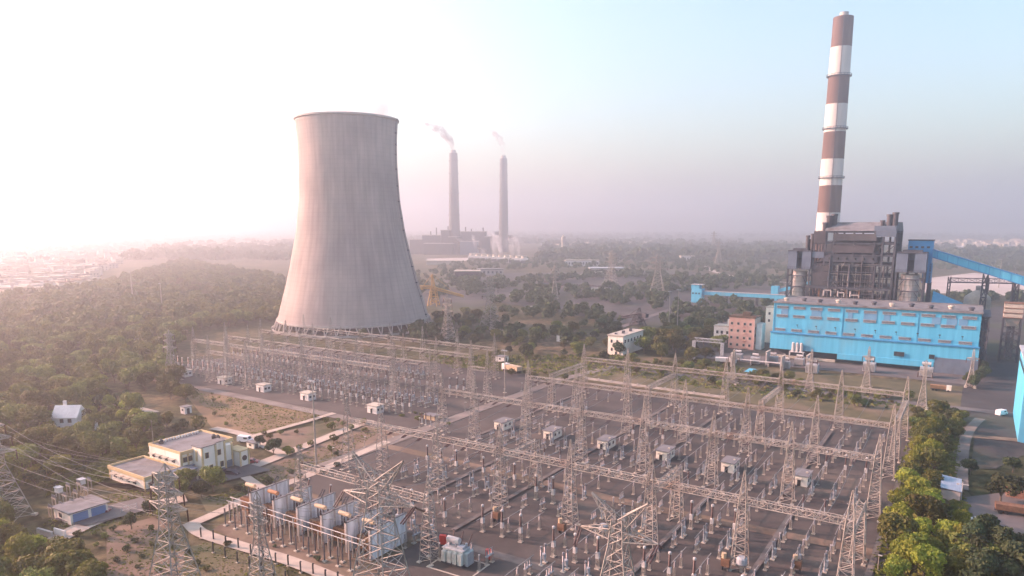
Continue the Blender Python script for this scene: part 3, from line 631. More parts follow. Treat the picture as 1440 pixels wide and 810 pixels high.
gantry('long lattice gantry at the back edge of the near switchyard', 243.5, COLS, portals=(COLS[0], COLS[2], COLS[4], COLS[6]), pdir=-1, plen=25)
FB = 12.4
gantry('pale lattice gantry at the front of the far switchyard, half its length', 177.5, [-243, -255.5, -267.5], hb=13)
gantry('longest lattice gantry of the far switchyard, crossing its whole front', 189, [-295.5 + 24.2 * k for k in range(6)], hb=14)
gantry('lattice gantry in the middle row of the far switchyard', 207, [-297.5 + 17 * k for k in range(3)] + [-245, -228, -211, -190, -172], hb=13)
gantry('lattice gantry in the row before the last of the far switchyard', 227, [-297.5 + 19 * k for k in range(4)] + [-221, -203, -185, -167], hb=13.5)
gantry('lattice gantry at the back of the far switchyard below the cooling tower', 248, [-290 + 20 * k for k in range(7)], hb=13)
gantry('lattice gantry beside the road between the two switchyards', 214, [-158, -150], hb=12)

# ------------------------------------------------------------------ switchyard equipment, one prototype of each kind
def K_post():
    g = thing('post_insulator', '', 'post insulator'); MB().box(0, 0, 0, .8, .8, .35).build('plinth', M['plinth'], g)
    MB().truss(quad4(0, 0, .3, .22, .22), quad4(0, 0, 2.5, .2, .2), 4, .06, .035).build('support', M['steel'], g)
    b = MB(); pf = [(.11, 2.5)]
    for k in range(5): z = 2.55 + k * .24; pf += [(.22, z), (.12, z + .12)]
    b.lathe(pf + [(.12, 3.8)], 8); b.build('insulator', M['insul_g'], g)
    MB().box(0, 0, 3.8, .34, .34, .2).build('clamp', M['white_metal'], g); return Kind(g)
def K_ct():
    g = thing('current_transformer', '', 'transformer'); MB().box(0, 0, 0, 1.1, 1.1, .4).build('plinth', M['plinth'], g)
    MB().truss(quad4(0, 0, .35, .34, .34), quad4(0, 0, 2.6, .3, .3), 3, .07, .045).build('support', M['steel'], g)
    b = MB(); b.box(0, 0, 2.6, .8, .8, 1.3); b.lathe([(.36, 3.9), (.3, 4.1)], 10); b.build('tank', M['white_metal'], g)
    b = MB(); pf = [(.22, 4.1)]
    for k in range(11): z = 4.15 + k * .25; pf += [(.33 - k * .006, z), (.22 - k * .004, z + .12)]
    b.lathe(pf + [(.2, 6.95)], 10); b.build('insulator', M['insul'], g)
    MB().lathe([(.3, 6.95), (.36, 7.1), (.36, 7.4), (.2, 7.55)], 10).build('head', M['white_metal'], g); return Kind(g)
def K_iso():
    g = thing('isolator_switch', '', 'isolator')
    b = MB(); b.box(0, -.9, 0, .9, .9, .35); b.box(0, .9, 0, .9, .9, .35); b.build('plinth', M['plinth'], g)
    for y in (-.9, .9): MB().truss(quad4(0, y, .3, .2, .2), quad4(0, y, 2.0, .18, .18), 3, .06, .04).build('support', M['steel'], g)
    MB().box(0, 0, 2.0, .5, 2.5, .25).build('base_frame', M['grey_metal'], g)
    for y in (-.95, 0, .95):
        pf = [(.1, 2.25)]
        for k in range(4): z = 2.3 + k * .27; pf += [(.21, z), (.11, z + .13)]
        MB().lathe(pf + [(.1, 3.5)], 8, 0, y).build('insulator', M['insul_g'], g)
    b = MB(); b.bar((0, -1.1, 3.55), (0, 1.1, 3.55), .07, n=6); b.build('blade', M['wire'], g); return Kind(g)
def K_cb():
    g = thing('circuit_breaker', '', 'circuit breaker')
    b = MB(); b.box(0, -.8, 0, 1.0, .9, .4); b.box(0, .8, 0, 1.0, .9, .4); b.build('plinth', M['plinth'], g)
    for y in (-.8, .8): MB().lathe([(.2, .35), (.2, 2.5)], 8, 0, y).build('support', M['grey_metal'], g)
    MB().box(.1, 0, 1.5, .8, .9, 1.1).build('control_box', M['grey_metal'], g)
    for y in (-.8, .8):
        pf = [(.17, 2.5)]
        for k in range(6): z = 2.55 + k * .22; pf += [(.26, z), (.17, z + .11)]
        MB().lathe(pf + [(.18, 3.95), (.28, 4.05), (.28, 4.5), (.1, 4.6)], 8, 0, y).build('interrupter', M['insul_g'], g)
    return Kind(g)
def K_arr():
    g = thing('surge_arrester', '', 'surge arrester'); MB().box(0, 0, 0, .9, .9, .35).build('plinth', M['plinth'], g)
    MB().lathe([(.16, .3), (.16, 2.4)], 8).build('support', M['grey_metal'], g)
    pf = [(.18, 2.4)]
    for k in range(9): z = 2.45 + k * .25; pf += [(.28, z), (.18, z + .12)]
    MB().lathe(pf + [(.16, 4.8)], 10).build('insulator', M['insul'], g)
    MB().lathe([(.55, 4.5), (.62, 4.56), (.55, 4.62), (.48, 4.56), (.55, 4.5)], 12, cap=False).build('grading_ring', M['wire'], g); return Kind(g)
KP, KC, KI, KB, KA = K_post(), K_ct(), K_iso(), K_cb(), K_arr()
GP = dict(p='post insulators of the switchyards', c='current transformers of the switchyards', i='isolator switches of the switchyards', b='circuit breakers of the switchyards', a='surge arresters of the switchyards')
LB = dict(p='slim post insulator with a grey ribbed top on a pale plinth, gravel switchyard', c='current transformer with white box and tall brown ribbed top, gravel switchyard',
          i='isolator switch of three short grey insulators on a twin support, gravel switchyard', b='circuit breaker with grey control box between two pillars, gravel switchyard', a='surge arrester with brown ribbed column and ring, gravel switchyard')
KD = dict(p=KP, c=KC, i=KI, b=KB, a=KA); CNT = dict(p=0, c=0, i=0, b=0, a=0); LIM = dict(p=298, c=200, i=200, b=200, a=150)
def put(k, s, t, sc=.88):
    if CNT[k] >= LIM[k]: return
    CNT[k] += 1
    KD[k].put((*yf(s + rnd.uniform(-.15, .15), t + rnd.uniform(-.2, .2)), .03), A + (0 if k != 'c' else rnd.uniform(-.1, .1)), LB[k], GP[k], sc * rnd.uniform(.94, 1.06))
BUSES = []
PH = (-5.0, -.3, 4.6)
def bay(s, items, bus):
    for ph in PH:
        for k, t in items: put(k, s + ph, t)
        for t0, t1, z in bus: BUSES.append((s + ph, t0, t1, z))
for i in range(6):                                   # bay centres between the column lines
    c = S0 - BAY * (i + .5)
    # strip one, in front of the second gantry
    if i < 5:
        bay(c, [('p', 102.5), ('i', 106), ('c', 115.5 + (i % 2) * 2), ('p', 120.5), ('p', 125)] + ([('b', 109.5 + i % 3)] if i != 3 else []), [(113, 127, 4.1), (98, 108, 4.1)] if i % 2 == 0 else [(115, 127, 4.1)])
    # strip two
    if i == 3: bay(c, [('i', 134.5), ('c', 139.5), ('b', 146), ('p', 154), ('p', 160), ('i', 166)], [(147, 166, 4.05)])
    else: bay(c, [('i', 133.5), ('b', 138.5), ('c' if i in (1, 4, 5) else 'p', 143.5), ('i', 148.2), ('p', 155), ('p', 161), ('i' if i % 2 else 'a', 167)], [(149, 168, 4.05), (132, 139, 4.0)])
    # strip three with the kiosks
    bay(c, [('i', 174.5), ('b', 179), ('p', 187.0), ('i' if i % 2 else 'p', 192), ('c' if i in (0, 3) else 'p', 197)], [(175, 198, 4.05)])
    # strip four
    if i not in (4,): bay(c, [('p', 207.5), ('i', 213), ('b', 218.5)] + ([('p', 226), ('p', 233), ('i', 238)] if i < 4 else [('p', 237)]), [(207, 226, 4.05)])
# far switchyard, denser
for j in range(13):
    s = -302 + j * 11.3
    for ph in (-3, .4, 3.8):
        items = [('p', 181), ('c', 184.5), ('i', 193.5), ('b', 199), ('p', 211.5), ('c', 216), ('i', 231), ('b', 236)]
        for k, t in items:
            if (s > -196 and t > 224) or s < -300 and t < 183: continue
            if k == 'p' and CNT['p'] > 296: k = 'a'
            put(k, s + ph, t, .88)
    BUSES.append((s, 181, 222, 4.0))
for i in range(5): put('a', -150 + i * 2.2, 176 - i * .4)
Kbus = {}
for s, t0, t1, z in BUSES:
    ln = round(t1 - t0, 1)
    if (ln, z) not in Kbus:
        g = MB().bar((0, 0, 0), (0, ln, 0), .075, n=6, cap=True).build('busbar_tube', M['wire'])
        Kbus[(ln, z)] = Kind(tag(g, 'x', 'busbar'))
    Kbus[(ln, z)].put((*yf(s, t0), z * .88), A, 'straight aluminium busbar tube lying across a row of post insulators', 'busbar tubes of the switchyards')
# strung conductors: wire with a brown insulator string at both ends
def K_wire(ln, z0, z1, sag, n=9):
    g = thing('strung_conductor', '', 'conductor'); b = MB(); pts = []
    for k in range(n + 1):
        u = k / n; pts.append((0, ln * u, z0 + (z1 - z0) * u - sag * 4 * u * (1 - u)))
    for p, q in zip(pts[1:-1], pts[2:-1]): b.bar(p, q, .05, n=3)
    b.build('wire', M['wire'], g)
    for p, q in ((pts[0], pts[1]), (pts[-1], pts[-2])):
        b = MB(); p = Vector(p); q = Vector(q)
        for off in (-.25, .25):
            o = Vector((off, 0, 0)); b.bar(p + o, q + o, .13, n=6)
        b.build('insulator_string', M['insul'], g)
    return Kind(g)
spans = [(130.2, 170.8, 'strung conductor between the second gantry and the one before the kiosks'), (170.8, 202.2, 'strung conductor over the line of cream kiosks'), (202.2, 243.5, 'strung conductor between the two rear gantries of the near switchyard'), (100.5, 130.2, 'strung conductor between the two foremost gantries')]
for t0, t1, lb in spans:
    kw = K_wire(t1 - t0, 13.6, 13.6, 1.6, 14)
    for i in range(6):
        c = S0 - BAY * (i + .5)
        if t0 < 110 and i < 4: continue
        for ph in PH: kw.put((*yf(c + ph, t0), 0), A, lb, 'strung conductors of the near switchyard')
for t0, t1 in ((189, 207), (207, 227), (227, 248)):
    kw = K_wire(t1 - t0, 13.2, 13, .8, 9)
    for j in range(16):
        kw.put((*yf(-290 + j * 7.6, t0), 0), A, 'faint strung conductor between the gantries of the far switchyard', 'strung conductors of the far switchyard')

# ------------------------------------------------------------------ kiosks
def kiosk(label, s, t, wx, wy, h, col='cream'):
    g = yard('relay_kiosk', label, 'kiosk', s, t, .03, 0, 'relay kiosks of the switchyards')
    MB().box(0, 0, 0, wx, wy, h).build('wall', M[col], g); MB().box(0, 0, h, wx + .6, wy + .6, .22).build('roof', M['roof_grey'] if col == 'cream' else M['plinth'], g)
    MB().box(-.3, -wy / 2 - .03, .1, .85, .06, 1.9).build('door', M['dark'], g); MB().box(-.3, -wy / 2 - .45, 2.05, 1.4, .9, .1).build('canopy', M['plinth'], g)
    for y in (-wy * .25, wy * .2): MB().box(wx / 2 + .03, y, 1.2, .06, 1.0, .8).build('window', M['dark'], g)
    b = MB(); b.box(wx * .3, 0, h + .2, .5, .5, .3); b.build('roof_box', M['plinth'], g)
    return g
for k, lb in enumerate(('cream relay kiosk, first of the near yard row counted from the coal road side', 'cream relay kiosk, second of the near yard row counted from the coal road side', 'cream relay kiosk, third of the near yard row counted from the coal road side', 'cream relay kiosk, third of the near yard row counted from the cooling tower side', 'cream relay kiosk, second of the near yard row counted from the cooling tower side', 'cream relay kiosk, end of the near yard row beside the cable road')):
    kiosk(lb, -32.2 - 18.4 * k, 186.2, 3.4, 5.6, 2.8)
for s, lb in ((-173.2, 'white kiosk set apart, beside the road junction between the two switchyards'), (-208, 'white kiosk of the far switchyard edge, nearest the road junction'), (-233.8, 'white kiosk in the middle of the far switchyard edge'), (-258.8, 'white kiosk of the far switchyard edge, nearer the forest than the middle one'), (-286.5, 'white kiosk at the forest end of the far switchyard edge')):
    kiosk(lb, s, 178.2, 4.6, 3.6, 2.9, 'white_wall')

# ------------------------------------------------------------------ transmission pylons
def arm(b, x0, z0, w0, h0, tip, n=4, rl=.1, rb=.06, hw=.5):
    qa = [(x0, -hw, z0), (x0, hw, z0), (x0, hw, z0 + h0), (x0, -hw, z0 + h0)]
    qb = [(tip[0], -.06, tip[1]), (tip[0], .06, tip[1]), (tip[0], .06, tip[1] + .12), (tip[0], -.06, tip[1] + .12)]
    b.truss(qa, qb, n, rl, rb)
def feet(g, r, loc=True):
    b = MB()
    for ux in (-1, 1):
        for uy in (-1, 1): b.box(ux * r, uy * r, -.2, 1.0, 1.0, .7)
    b.build('footing', M['plinth'], g)
def pylon(label, x, y, rz, h, base, arms, sz=1.0, name='transmission_pylon', grp='transmission pylons', waist=.55):
    g = thing(name, label, 'pylon', (x, y, 0), rz, grp)
    zw = h * waist; rl = .13 * sz; rb = .072 * sz
    b = MB(); b.truss(quad4(0, 0, .3, base, base), quad4(0, 0, zw, base * .34, base * .34), 6, rl, rb, x=True); b.build('leg_frame', M['steel'], g)
    b = MB(); b.truss(quad4(0, 0, zw, base * .34, base * .34), quad4(0, 0, h * .94, base * .2, base * .2), 6, rl * .8, rb * .9, x=True)
    b.truss(quad4(0, 0, h * .94, base * .2, base * .2), quad4(0, 0, h, .05, .05), 1, rl * .7, rb); b.build('mast', M['steel'], g)
    for z, ln in arms:
        for sgn in (-1, 1):
            b = MB(); arm(b, sgn * base * .25, z, 0, 1.3, (sgn * ln, z + .9), 4, rl * .6, rb * .8, base * .22); o = b.build('crossarm', M['steel'], g)
            b = MB(); b.bar((sgn * ln, 0, z + .9), (sgn * (ln + .1), 0, z - 1.1), .14 * sz, n=6); b.build('insulator_string', M['insul'], o)
    feet(g, base); return g
def horned(label, x, y, rz, h, base, spread=7.2):
    g = thing('tension_pylon', label, 'pylon', (x, y, 0), rz, 'horned tension pylons')
    zw = h * .66; c = base * .36
    MB().truss(quad4(0, 0, .3, base, base), quad4(0, 0, zw, c, c), 6, .145, .08, x=True).build('leg_frame', M['steel'], g)
    MB().truss(quad4(0, 0, zw, c, c), quad4(0, 0, h * .85, c * .72, c * .72), 3, .12, .075, x=True).build('mast', M['steel'], g)
    for sg in (-1, 1):
        b = MB(); zt = h * .85
        qa = [(sg * c * .1, -c * .7, zt), (sg * c * .1, c * .7, zt), (sg * c, c * .7, zt - 1.6), (sg * c, -c * .7, zt - 1.6)]
        tip = (sg * spread * .72, 0, h); qb = [(tip[0], -.07, h), (tip[0], .07, h), (tip[0] + .07 * sg, .07, h - .12), (tip[0] + .07 * sg, -.07, h - .12)]
        b.truss(qa, qb, 5, .10, .058); b.build('earth_wire_horn', M['steel'], g)
        b = MB(); arm(b, sg * c * .9, h * .70, 0, 1.7, (sg * spread, h * .72), 5, .105, .062, c); o = b.build('crossarm', M['steel'], g)
        for yy in (-1, 1):
            q = MB()
            for off in (-.2, .2): q.bar((sg * spread + off, 0, h * .72), (sg * spread + off * 1.2 - .4 * sg, yy * 3.0, h * .72 - 1.9), .13, n=6)
            q.build('insulator_string', M['insul'], o)
    feet(g, base); return g
px_ = lambda q: at(*q)
pylon('tall grey lattice pylon standing in the scrub below the office building', *at(248, 842), A + R(8), 25.0, 3.6, [(16.5, 4.6), (19.2, 4.0), (22, 3.2)], 1.0)
pylon('slim grey lattice pylon beside the path in front of the white firewalls', *at(370, 832), A, 19.0, 2.0, [(13, 2.6), (15.5, 2.4)], .85)
horned('horned lattice tension pylon rising in front of the firewall transformers', *at(537, 850), A + R(4), 27.0, 4.2, 7.6)
horned('horned lattice tension pylon in the gravel in front of the near switchyard', *at(866, 884), A + R(2), 22.6, 3.4, 6.6)
pylon('lattice pylon at the frame edge rising from the dense foreground trees', *at(2, 735), A + R(30), 24, 4.4, [(16, 5.5), (19, 4.8), (21.6, 3.6)], 1.1)
for (q, h, base, lb) in (((690, 466), 34, 5.5, 'tall pylon in the scrub behind the cooling tower, between the tower and the coal yard'), ((630, 480), 27, 3.6, 'slim pylon just beside the foot of the cooling tower'), ((924, 415), 40, 7, 'big pylon at the edge of the coal yard, darkened by haze'), ((859, 398), 38, 6, 'reddish grey pylon in the haze beyond the coal yard'), ((1003, 352), 52, 7, 'distant pylon in the blue haze beside the far curving road'), ((1010, 370), 40, 6, 'faint pylon near the far curving road, in front of the distant one'),
                         ((243, 536), 22, 2.6, 'pylon at the forest corner of the far switchyard'), ((780, 420), 30, 3, 'thin pylon among the coal wagons')):
    x, y = at(*q); pylon(lb, x, y, A + R(rnd.uniform(-20, 30)), h, base, [(h * .62, base * 1.3), (h * .75, base * 1.15), (h * .87, base)], 1.0 + y / 900)
for (q, h, lb) in (((1138, 550), 17, 'lattice line pylon before the middle of the blue turbine hall'), ((1218, 545), 17, 'lattice line pylon before the floodlit end of the blue turbine hall'), ((1296, 575), 18, 'lattice line pylon before the loading door of the blue hall'), ((1030, 540), 15, 'lattice line pylon beside the pink building yard'), ((1364, 545), 16, 'lattice line pylon beside the coal apron')):
    x, y = at(*q); pylon(lb, x, y, A, h, 1.6, [(h * .7, 2.2)], 1.0, waist=.5)
# long wires of the foreground line
def wires(label, p, q, sag, n=16, r=.03, name='power_line'):
    b = MB(); p = Vector(p); q = Vector(q); pr2 = p
    for k in range(1, n + 1):
        u = k / n; c = p.lerp(q, u); c.z -= sag * 4 * u * (1 - u); b.bar(pr2, c, r, n=3); pr2 = c
    return tag(b.build(name, M['wire']), label, 'power line', 'overhead power lines')
p0 = at(248, 842); p1 = at(2, 735); p2 = at(537, 850)
for k, (z, ln) in enumerate(((17.4, 4.6), (20, 4.0), (22.8, 3.2))):
    for sg in (-1, 1):
        wires('thin overhead wire from the scrub pylon up to the frame edge pylon', (p0[0] + sg * ln * CA, p0[1] + sg * ln * SA, z - 2), (p1[0] + sg * ln * .8, p1[1] + sg * ln * .6, z - 1), 2.2)
        wires('thin overhead wire from the scrub pylon towards the horned pylon by the firewalls', (p0[0] + sg * ln * CA, p0[1] + sg * ln * SA, z - 2), (p2[0] + sg * ln * CA, p2[1] + sg * ln * SA, 19 - 1.5 * k), 1.4)
for k in range(4):
    wires('thin overhead wire crossing the scrub behind the garages', (*at(-60, 640 + k * 14), 14 - k), (*at(225 + 20 * k, 700), 8), 2.5, r=.03)

# ------------------------------------------------------------------ firewalls, transformers between them, bus frame
FW = [-131.0, -123.2, -115.6, -108.2, -101.2, -94.6]
FL = ['white streaked firewall panel, first from the garden path', 'white streaked firewall panel, second from the garden path', 'white streaked firewall panel, third from the garden path', 'white streaked firewall panel, biggest looking, in the middle of the row', 'white streaked firewall panel behind the horned pylon, second from the green transformer', 'white streaked firewall panel, nearest the green power transformer']
M['fw'] = mat('streaked_white_concrete', (.46, .48, .50), .9, (.80, .82, .83), .6, stretch=(1, 1.6, .22), contrast=(.38, .62))
for s, lb in zip(FW, FL):
    g = yard('firewall', lb, 'firewall', s, 94.6, .03, 0, 'firewalls between the transformers')
    MB().box(0, 5.2, .0, .3, 10.4, 6.3).build('panel', M['fw'], g)
    for y in (0, 3.4, 6.9, 10.3): MB().box(0, y, 0, .5, .4, 6.5).build('pier', M['concrete'], g)
    MB().box(0, 5.2, 6.3, .5, 10.8, .2).build('coping', M['roof_grey'], g)
M['tank_br'] = mat('rusty_brown_tank', (.10, .06, .05), .8, (.18, .11, .08), .8)
M['orange'] = mat('orange_primer', (.26, .13, .07), .75, (.38, .21, .11), .8)
M['tan'] = mat('tan_paint', (.40, .31, .20), .7, (.50, .40, .27), .8)
def btrans(s, lb, cyl):
    g = yard('reactor_transformer', lb, 'transformer', s, 95.5, .03, 0, 'transformers between the firewalls')
    MB().box(0, 4.2, .3, 3.6, 4.8, 3.1).build('tank', M['tank_br'], g)
    for y in (.9, 1.7): 
        b = MB()
        for k in range(8): b.box(-1.6 + k * .46, y - .2, .8, .2, .6, 2.9)
        b.build('radiator', M['orange'] if y < 1 else M['rust'], g)
    for x, y in ((-1, 3), (0, 4.2), (1, 5.4)):
        pf = [(.16, 3.4)]
        for k in range(6): pf += [(.24, 3.5 + k * .25), (.16, 3.62 + k * .25)]
        MB().lathe(pf + [(.08, 5.2)], 8, x, y).build('bushing', M['insul'], g)
    b = MB(); b.box(-.9, 2.2, 3.4, .22, .22, 3.0); b.box(.9, 2.2, 3.4, .22, .22, 3.0); b.build('bracket', M['steel_dark'], g)
    b = MB(); b.bar((-1.5, 2.2, 6.4), (1.5, 2.2, 6.4), .46, n=14, cap=True)
    b.build('conservator', M[cyl], g)
    b = MB(); b.bar((0, 6.8, 3), (0, 9.6, 6.3), .14, n=6); b.bar((.8, 6.8, 3), (1.2, 9.2, 6.6), .14, n=6); b.build('pipe', M['steel_dark'], g)
    return g
for s, lb, cy in ((-135, 'brown transformer with tan cylinder outside the first firewall', 'tan'), (-127.1, 'brown transformer with orange cylinder behind the first firewall', 'orange'), (-119.4, 'brown transformer with tan cylinder between the second and third firewalls', 'tan'), (-111.9, 'brown transformer with tan cylinder between the third and fourth firewalls', 'tan'), (-104.7, 'brown transformer with tan cylinder behind the biggest firewall', 'tan'), (-97.9, 'brown transformer with tan cylinder beside the last firewall', 'tan')): btrans(s, lb, cy)
for y, z, lb in ((92.6, 4.0, 'long white bus pipe running across the front of the firewalls, lower one'), (93.6, 4.5, 'long white bus pipe running across the front of the firewalls, upper one')):
    g = yard('bus_pipe', lb, 'bus pipe', -137, y); MB().bar((0, 0, z), (42, 0, z), .10, n=6, cap=True).build('tube', M['white_metal'], g)
    for k in range(15):
        MB().box(.8 + 2.9 * k, 0, 0, .24, .24, z - .1).build('post', M['steel'], g)
kp2 = None
def K_pole():
    g = thing('bus_post', '', 'post'); MB().box(0, 0, 0, .8, .8, .3).build('plinth', M['plinth'], g); MB().box(0, 0, .3, .2, .2, 3.2).build('pole', M['steel_dark'], g)
    MB().lathe([(.14, 3.5), (.22, 3.65), (.12, 3.8), (.22, 3.95), (.12, 4.1)], 8).build('insulator', M['insul'], g); return Kind(g)
kp2 = K_pole()
for i in range(11):
    for j in range(2): kp2.put((*yf(-133.5 + i * 3.9 + rnd.uniform(-.4, .4), 89.4 + j * 1.7), .03), A, 'grey bus post on pale plinth in front of the firewall transformers', 'bus posts before the firewalls')
def K_rod():
    g = thing('bushing_rod', '', 'bushing'); MB().box(0, 0, 0, .8, .8, 3.0).build('support', M['steel_dark'], g)
    b = MB(); pf = [(.14, 3.0)]
    for k in range(9): pf += [(.22, 3.1 + k * .33), (.14, 3.26 + k * .33)]
    b.lathe(pf + [(.12, 6.2)], 8); b.build('insulator', M['insul'], g); MB().lathe([(.2, 6.2), (.24, 6.35), (.1, 6.5)], 8).build('head', M['white_metal'], g); return Kind(g)
kr = K_rod()
for i in range(6):
    o = kr.put((*yf(-128 + i * 7.6, 107.2), .03), A, 'dark ribbed bushing rod leaning up behind the firewalls', 'bushing rods behind the firewalls'); o.rotation_euler = (R(-9), R(6 - 3 * i), A)

# ------------------------------------------------------------------ green power transformer in the foreground
g = thing('power_transformer', 'pale green power transformer with white conservator on a kerbed pad in the foreground', 'transformer', (*at(642, 792), .1), A + R(2))
M['pt'] = mat('pale_green_enamel', (.42, .50, .47), .45, (.54, .60, .57), 1.2)
MB().box(0, 0, .5, 4.6, 2.6, 2.7).build('tank', M['pt'], g); MB().box(0, 0, 3.2, 4.9, 2.9, .16).build('lid', M['white_metal'], g)
for k in range(4):
    b = MB()
    for j in range(4): b.box(-1.95 + k * 1.25 + j * .24, -1.75, .8, .12, .8, 2.2)
    b.build('radiator', M['pt'], g)
for k in range(2):
    b = MB()
    for j in range(5): b.box(2.8, -.9 + k * 1.3 + j * .2, .8, .9, .1, 2.2)
    b.build('radiator', M['pt'], g)
MB().box(2.9, .2, .3, .7, 2.2, 2.6).build('cooler_box', M['grey_metal'], g)
b = MB(); b.bar((-2.2, .3, 4.5), (.6, .3, 4.5), .62, n=18, cap=True); c = b.build('conservator', M['white_metal'], g)
b = MB(); b.box(-1.6, .3, 3.3, .16, .9, .8); b.box(0, .3, 3.3, .16, .9, .8); b.build('bracket', M['grey_metal'], c)
for x, y, dx_, dy_ in ((-1.6, 1.2, -.5, 1.0), (.2, 1.2, .0, 1.0), (1.9, 1.2, .5, 1.0)):
    b = MB(); p = Vector((x, y, 3.3)); d = Vector((dx_, dy_, 2.6)).normalized()
    for k in range(9): b.bar(p + d * (.3 * k), p + d * (.3 * k + .2), .2, n=8, r2=.12)
    b.build('bushing', M['insul'], g)
b = MB(); b.box(1.3, -.2, 3.36, 1.4, 1.0, .5); b.lathe([(.25, 3.4), (.25, 4.3), (.1, 4.4)], 8, 2.0, .6); b.build('tap_changer', M['grey_metal'], g)
b = MB(); b.box(0, 0, .05, 5, 3.2, .45); b.build('skid', M['steel_dark'], g)
pd = thing('transformer_pad', 'dark rectangular pad with a white kerb under the green transformer', 'pad', (*at(644, 797), .03), A + R(2))
MB().box(0, 0, 0, 9.6, 6.6, .07).build('slab', M['asphalt'], pd)
b = MB(); b.box(0, -3.4, 0, 10.1, .3, .25); b.box(0, 3.4, 0, 10.1, .3, .25); b.box(-4.9, 0, 0, .3, 6.5, .25); b.box(4.9, 0, 0, .3, 6.5, .25); b.build('kerb', M['plinth'], pd)
M['red'] = mat('red_paint', (.45, .035, .03), .5, (.55, .06, .05), 1)
for q, lb in (((623, 768), 'red fire cabinet beside the gantry foot behind the green transformer'), ((688, 789), 'red fire cabinet beside the road in front of the gravel, past the green transformer')):
    g = thing('fire_cabinet', lb, 'cabinet', (*at(*q), .03), A + .3); MB().box(0, 0, .5, 1.3, .8, 1.9).build('box', M['red'], g); MB().box(0, -.43, .7, 1.0, .06, 1.5).build('door', M['red'], g)
    b = MB(); b.box(-.45, 0, 0, .14, .5, .5); b.box(.45, 0, 0, .14, .5, .5); b.build('leg', M['steel_dark'], g)
for q, h, lb, r_ in (((445, 657), 24, 'tall grey lighting mast on the lawn beyond the firewalls', .22), ((710, 553), 17, 'tall grey lighting mast at the road between the switchyards', .2), ((940, 470), 26, 'thin lighting mast beside the coal yard conveyor', .25), ((952, 470), 27, 'thin mast behind the cream pump house', .22), ((187, 425), 26, 'striped radio mast rising out of the pink misty forest', .5), ((229, 445), 24, 'slim pole rising out of the misty forest near the far switchyard', .3), ((1404, 405), 30, 'lighting mast beside the coal strip', .3)):
    x, y = at(*q); g = thing('lighting_mast', lb, 'mast', (x, y, 0), A)
    MB().lathe([(r_ * 1.3, 0), (r_, h * .5), (r_ * .6, h)], 10).build('pole', M['steel'], g)
    b = MB(); b.box(0, 0, h, 2.4, .3, .25)
    for k in (-1, 0, 1): b.box(k * .9, -.3, h - .1, .6, .4, .5)
    b.build('lamp_head', M['grey_metal'], g)
    MB().box(0, 0, 0, 1.2, 1.2, .4).build('footing', M['plinth'], g)
# rusty operating mechanisms at gantry feet
for q, lb in (((698, 735), 'rusty marshalling box at a gantry foot, near the green transformer'), ((790, 752), 'rusty marshalling box at a gantry foot behind the horned pylon'), ((902, 770), 'rusty marshalling box at the gantry foot in mid foreground'), ((1020, 803), 'rusty marshalling box at the gantry foot near the lower frame edge'), ((1120, 806), 'tan marshalling box in the lower foreground bays')):
    g = thing('marshalling_box', lb, 'cabinet', (*at(*q), .03), A); b = MB(); b.box(0, 0, 1.1, 1.6, 1.2, 1.5); b.build('box', M['rust'], g)
    b = MB(); b.bar((-.4, 0, 2.6), (-.4, 0, 3.6), .45, n=10, cap=True); b.build('drum', M['tan'], g); b = MB()
    for x in (-.6, .6): b.box(x, 0, 0, .2, .9, 1.1)
    b.build('leg', M['steel_dark'], g)
for q, lb in (((848, 758), 'pale blue equipment drum hanging before the horned pylon'), ((1042, 806), 'pale blue equipment drum at the lower frame edge')):
    g = thing('equipment_drum', lb, 'drum', (*at(*q), .03), A); MB().lathe([(.9, 1.8), (1.0, 2.0), (1.0, 3.0), (.7, 3.3)], 14).build('drum', M['grey_metal'], g); MB().box(0, 0, 0, .5, .5, 1.8).build('post', M['steel'], g)
# hall transformers
for i, (q, lb) in enumerate((((1038, 507), 'grey unit transformer nearest the pink building'), ((1062, 512), 'grey unit transformer, second from the pink building'), ((1087, 511), 'grey unit transformer, third from the pink building'), ((1104, 518), 'grey unit transformer before the tank rack of the hall'), ((1124, 514), 'grey unit transformer, just past the tank rack'), ((1142, 525), 'large grey unit transformer before the middle of the hall'), ((1222, 523), 'large grey unit transformer before the dark opening of the hall'), ((1302, 530), 'grey unit transformer before the loading door'))):
    sc = 1.0 if i < 5 else 1.25
    g = thing('unit_transformer', lb, 'transformer', (*at(*q), .03), A, 'unit transformers before the turbine hall'); g.scale = (sc,) * 3
    MB().box(0, 0, .3, 4, 3, 3.2).build('tank', M['grey_metal'], g); b = MB()
    for k in range(9): b.box(-1.8 + k * .45, -1.9, .6, .18, .8, 2.6)
    b.build('radiator', M['white_metal'], g); b = MB(); b.bar((-1.6, .6, 4.6), (1.2, .6, 4.6), .55, n=12, cap=True); b.build('conservator', M['white_metal'], g)
    for x in (-1, 0, 1): MB().lathe([(.2, 3.5), (.26, 4), (.12, 5.4)], 8, x, 1).build('bushing', M['insul'], g)
for q, lb in (((1028, 516), 'grey blast wall beside the first unit transformer'), ((1077, 514), 'grey blast wall between the unit transformers'), ((1098, 522), 'grey blast wall under the tank rack'), ((1134, 520), 'grey blast wall past the tank rack')):
    g = thing('blast_wall', lb, 'wall', (*at(*q), .03), A); MB().box(0, 3, 0, .6, 7, 6.4).build('panel', M['concrete'], g); MB().box(0, 3, 6.4, .8, 7.3, .25).build('coping', M['plinth'], g)
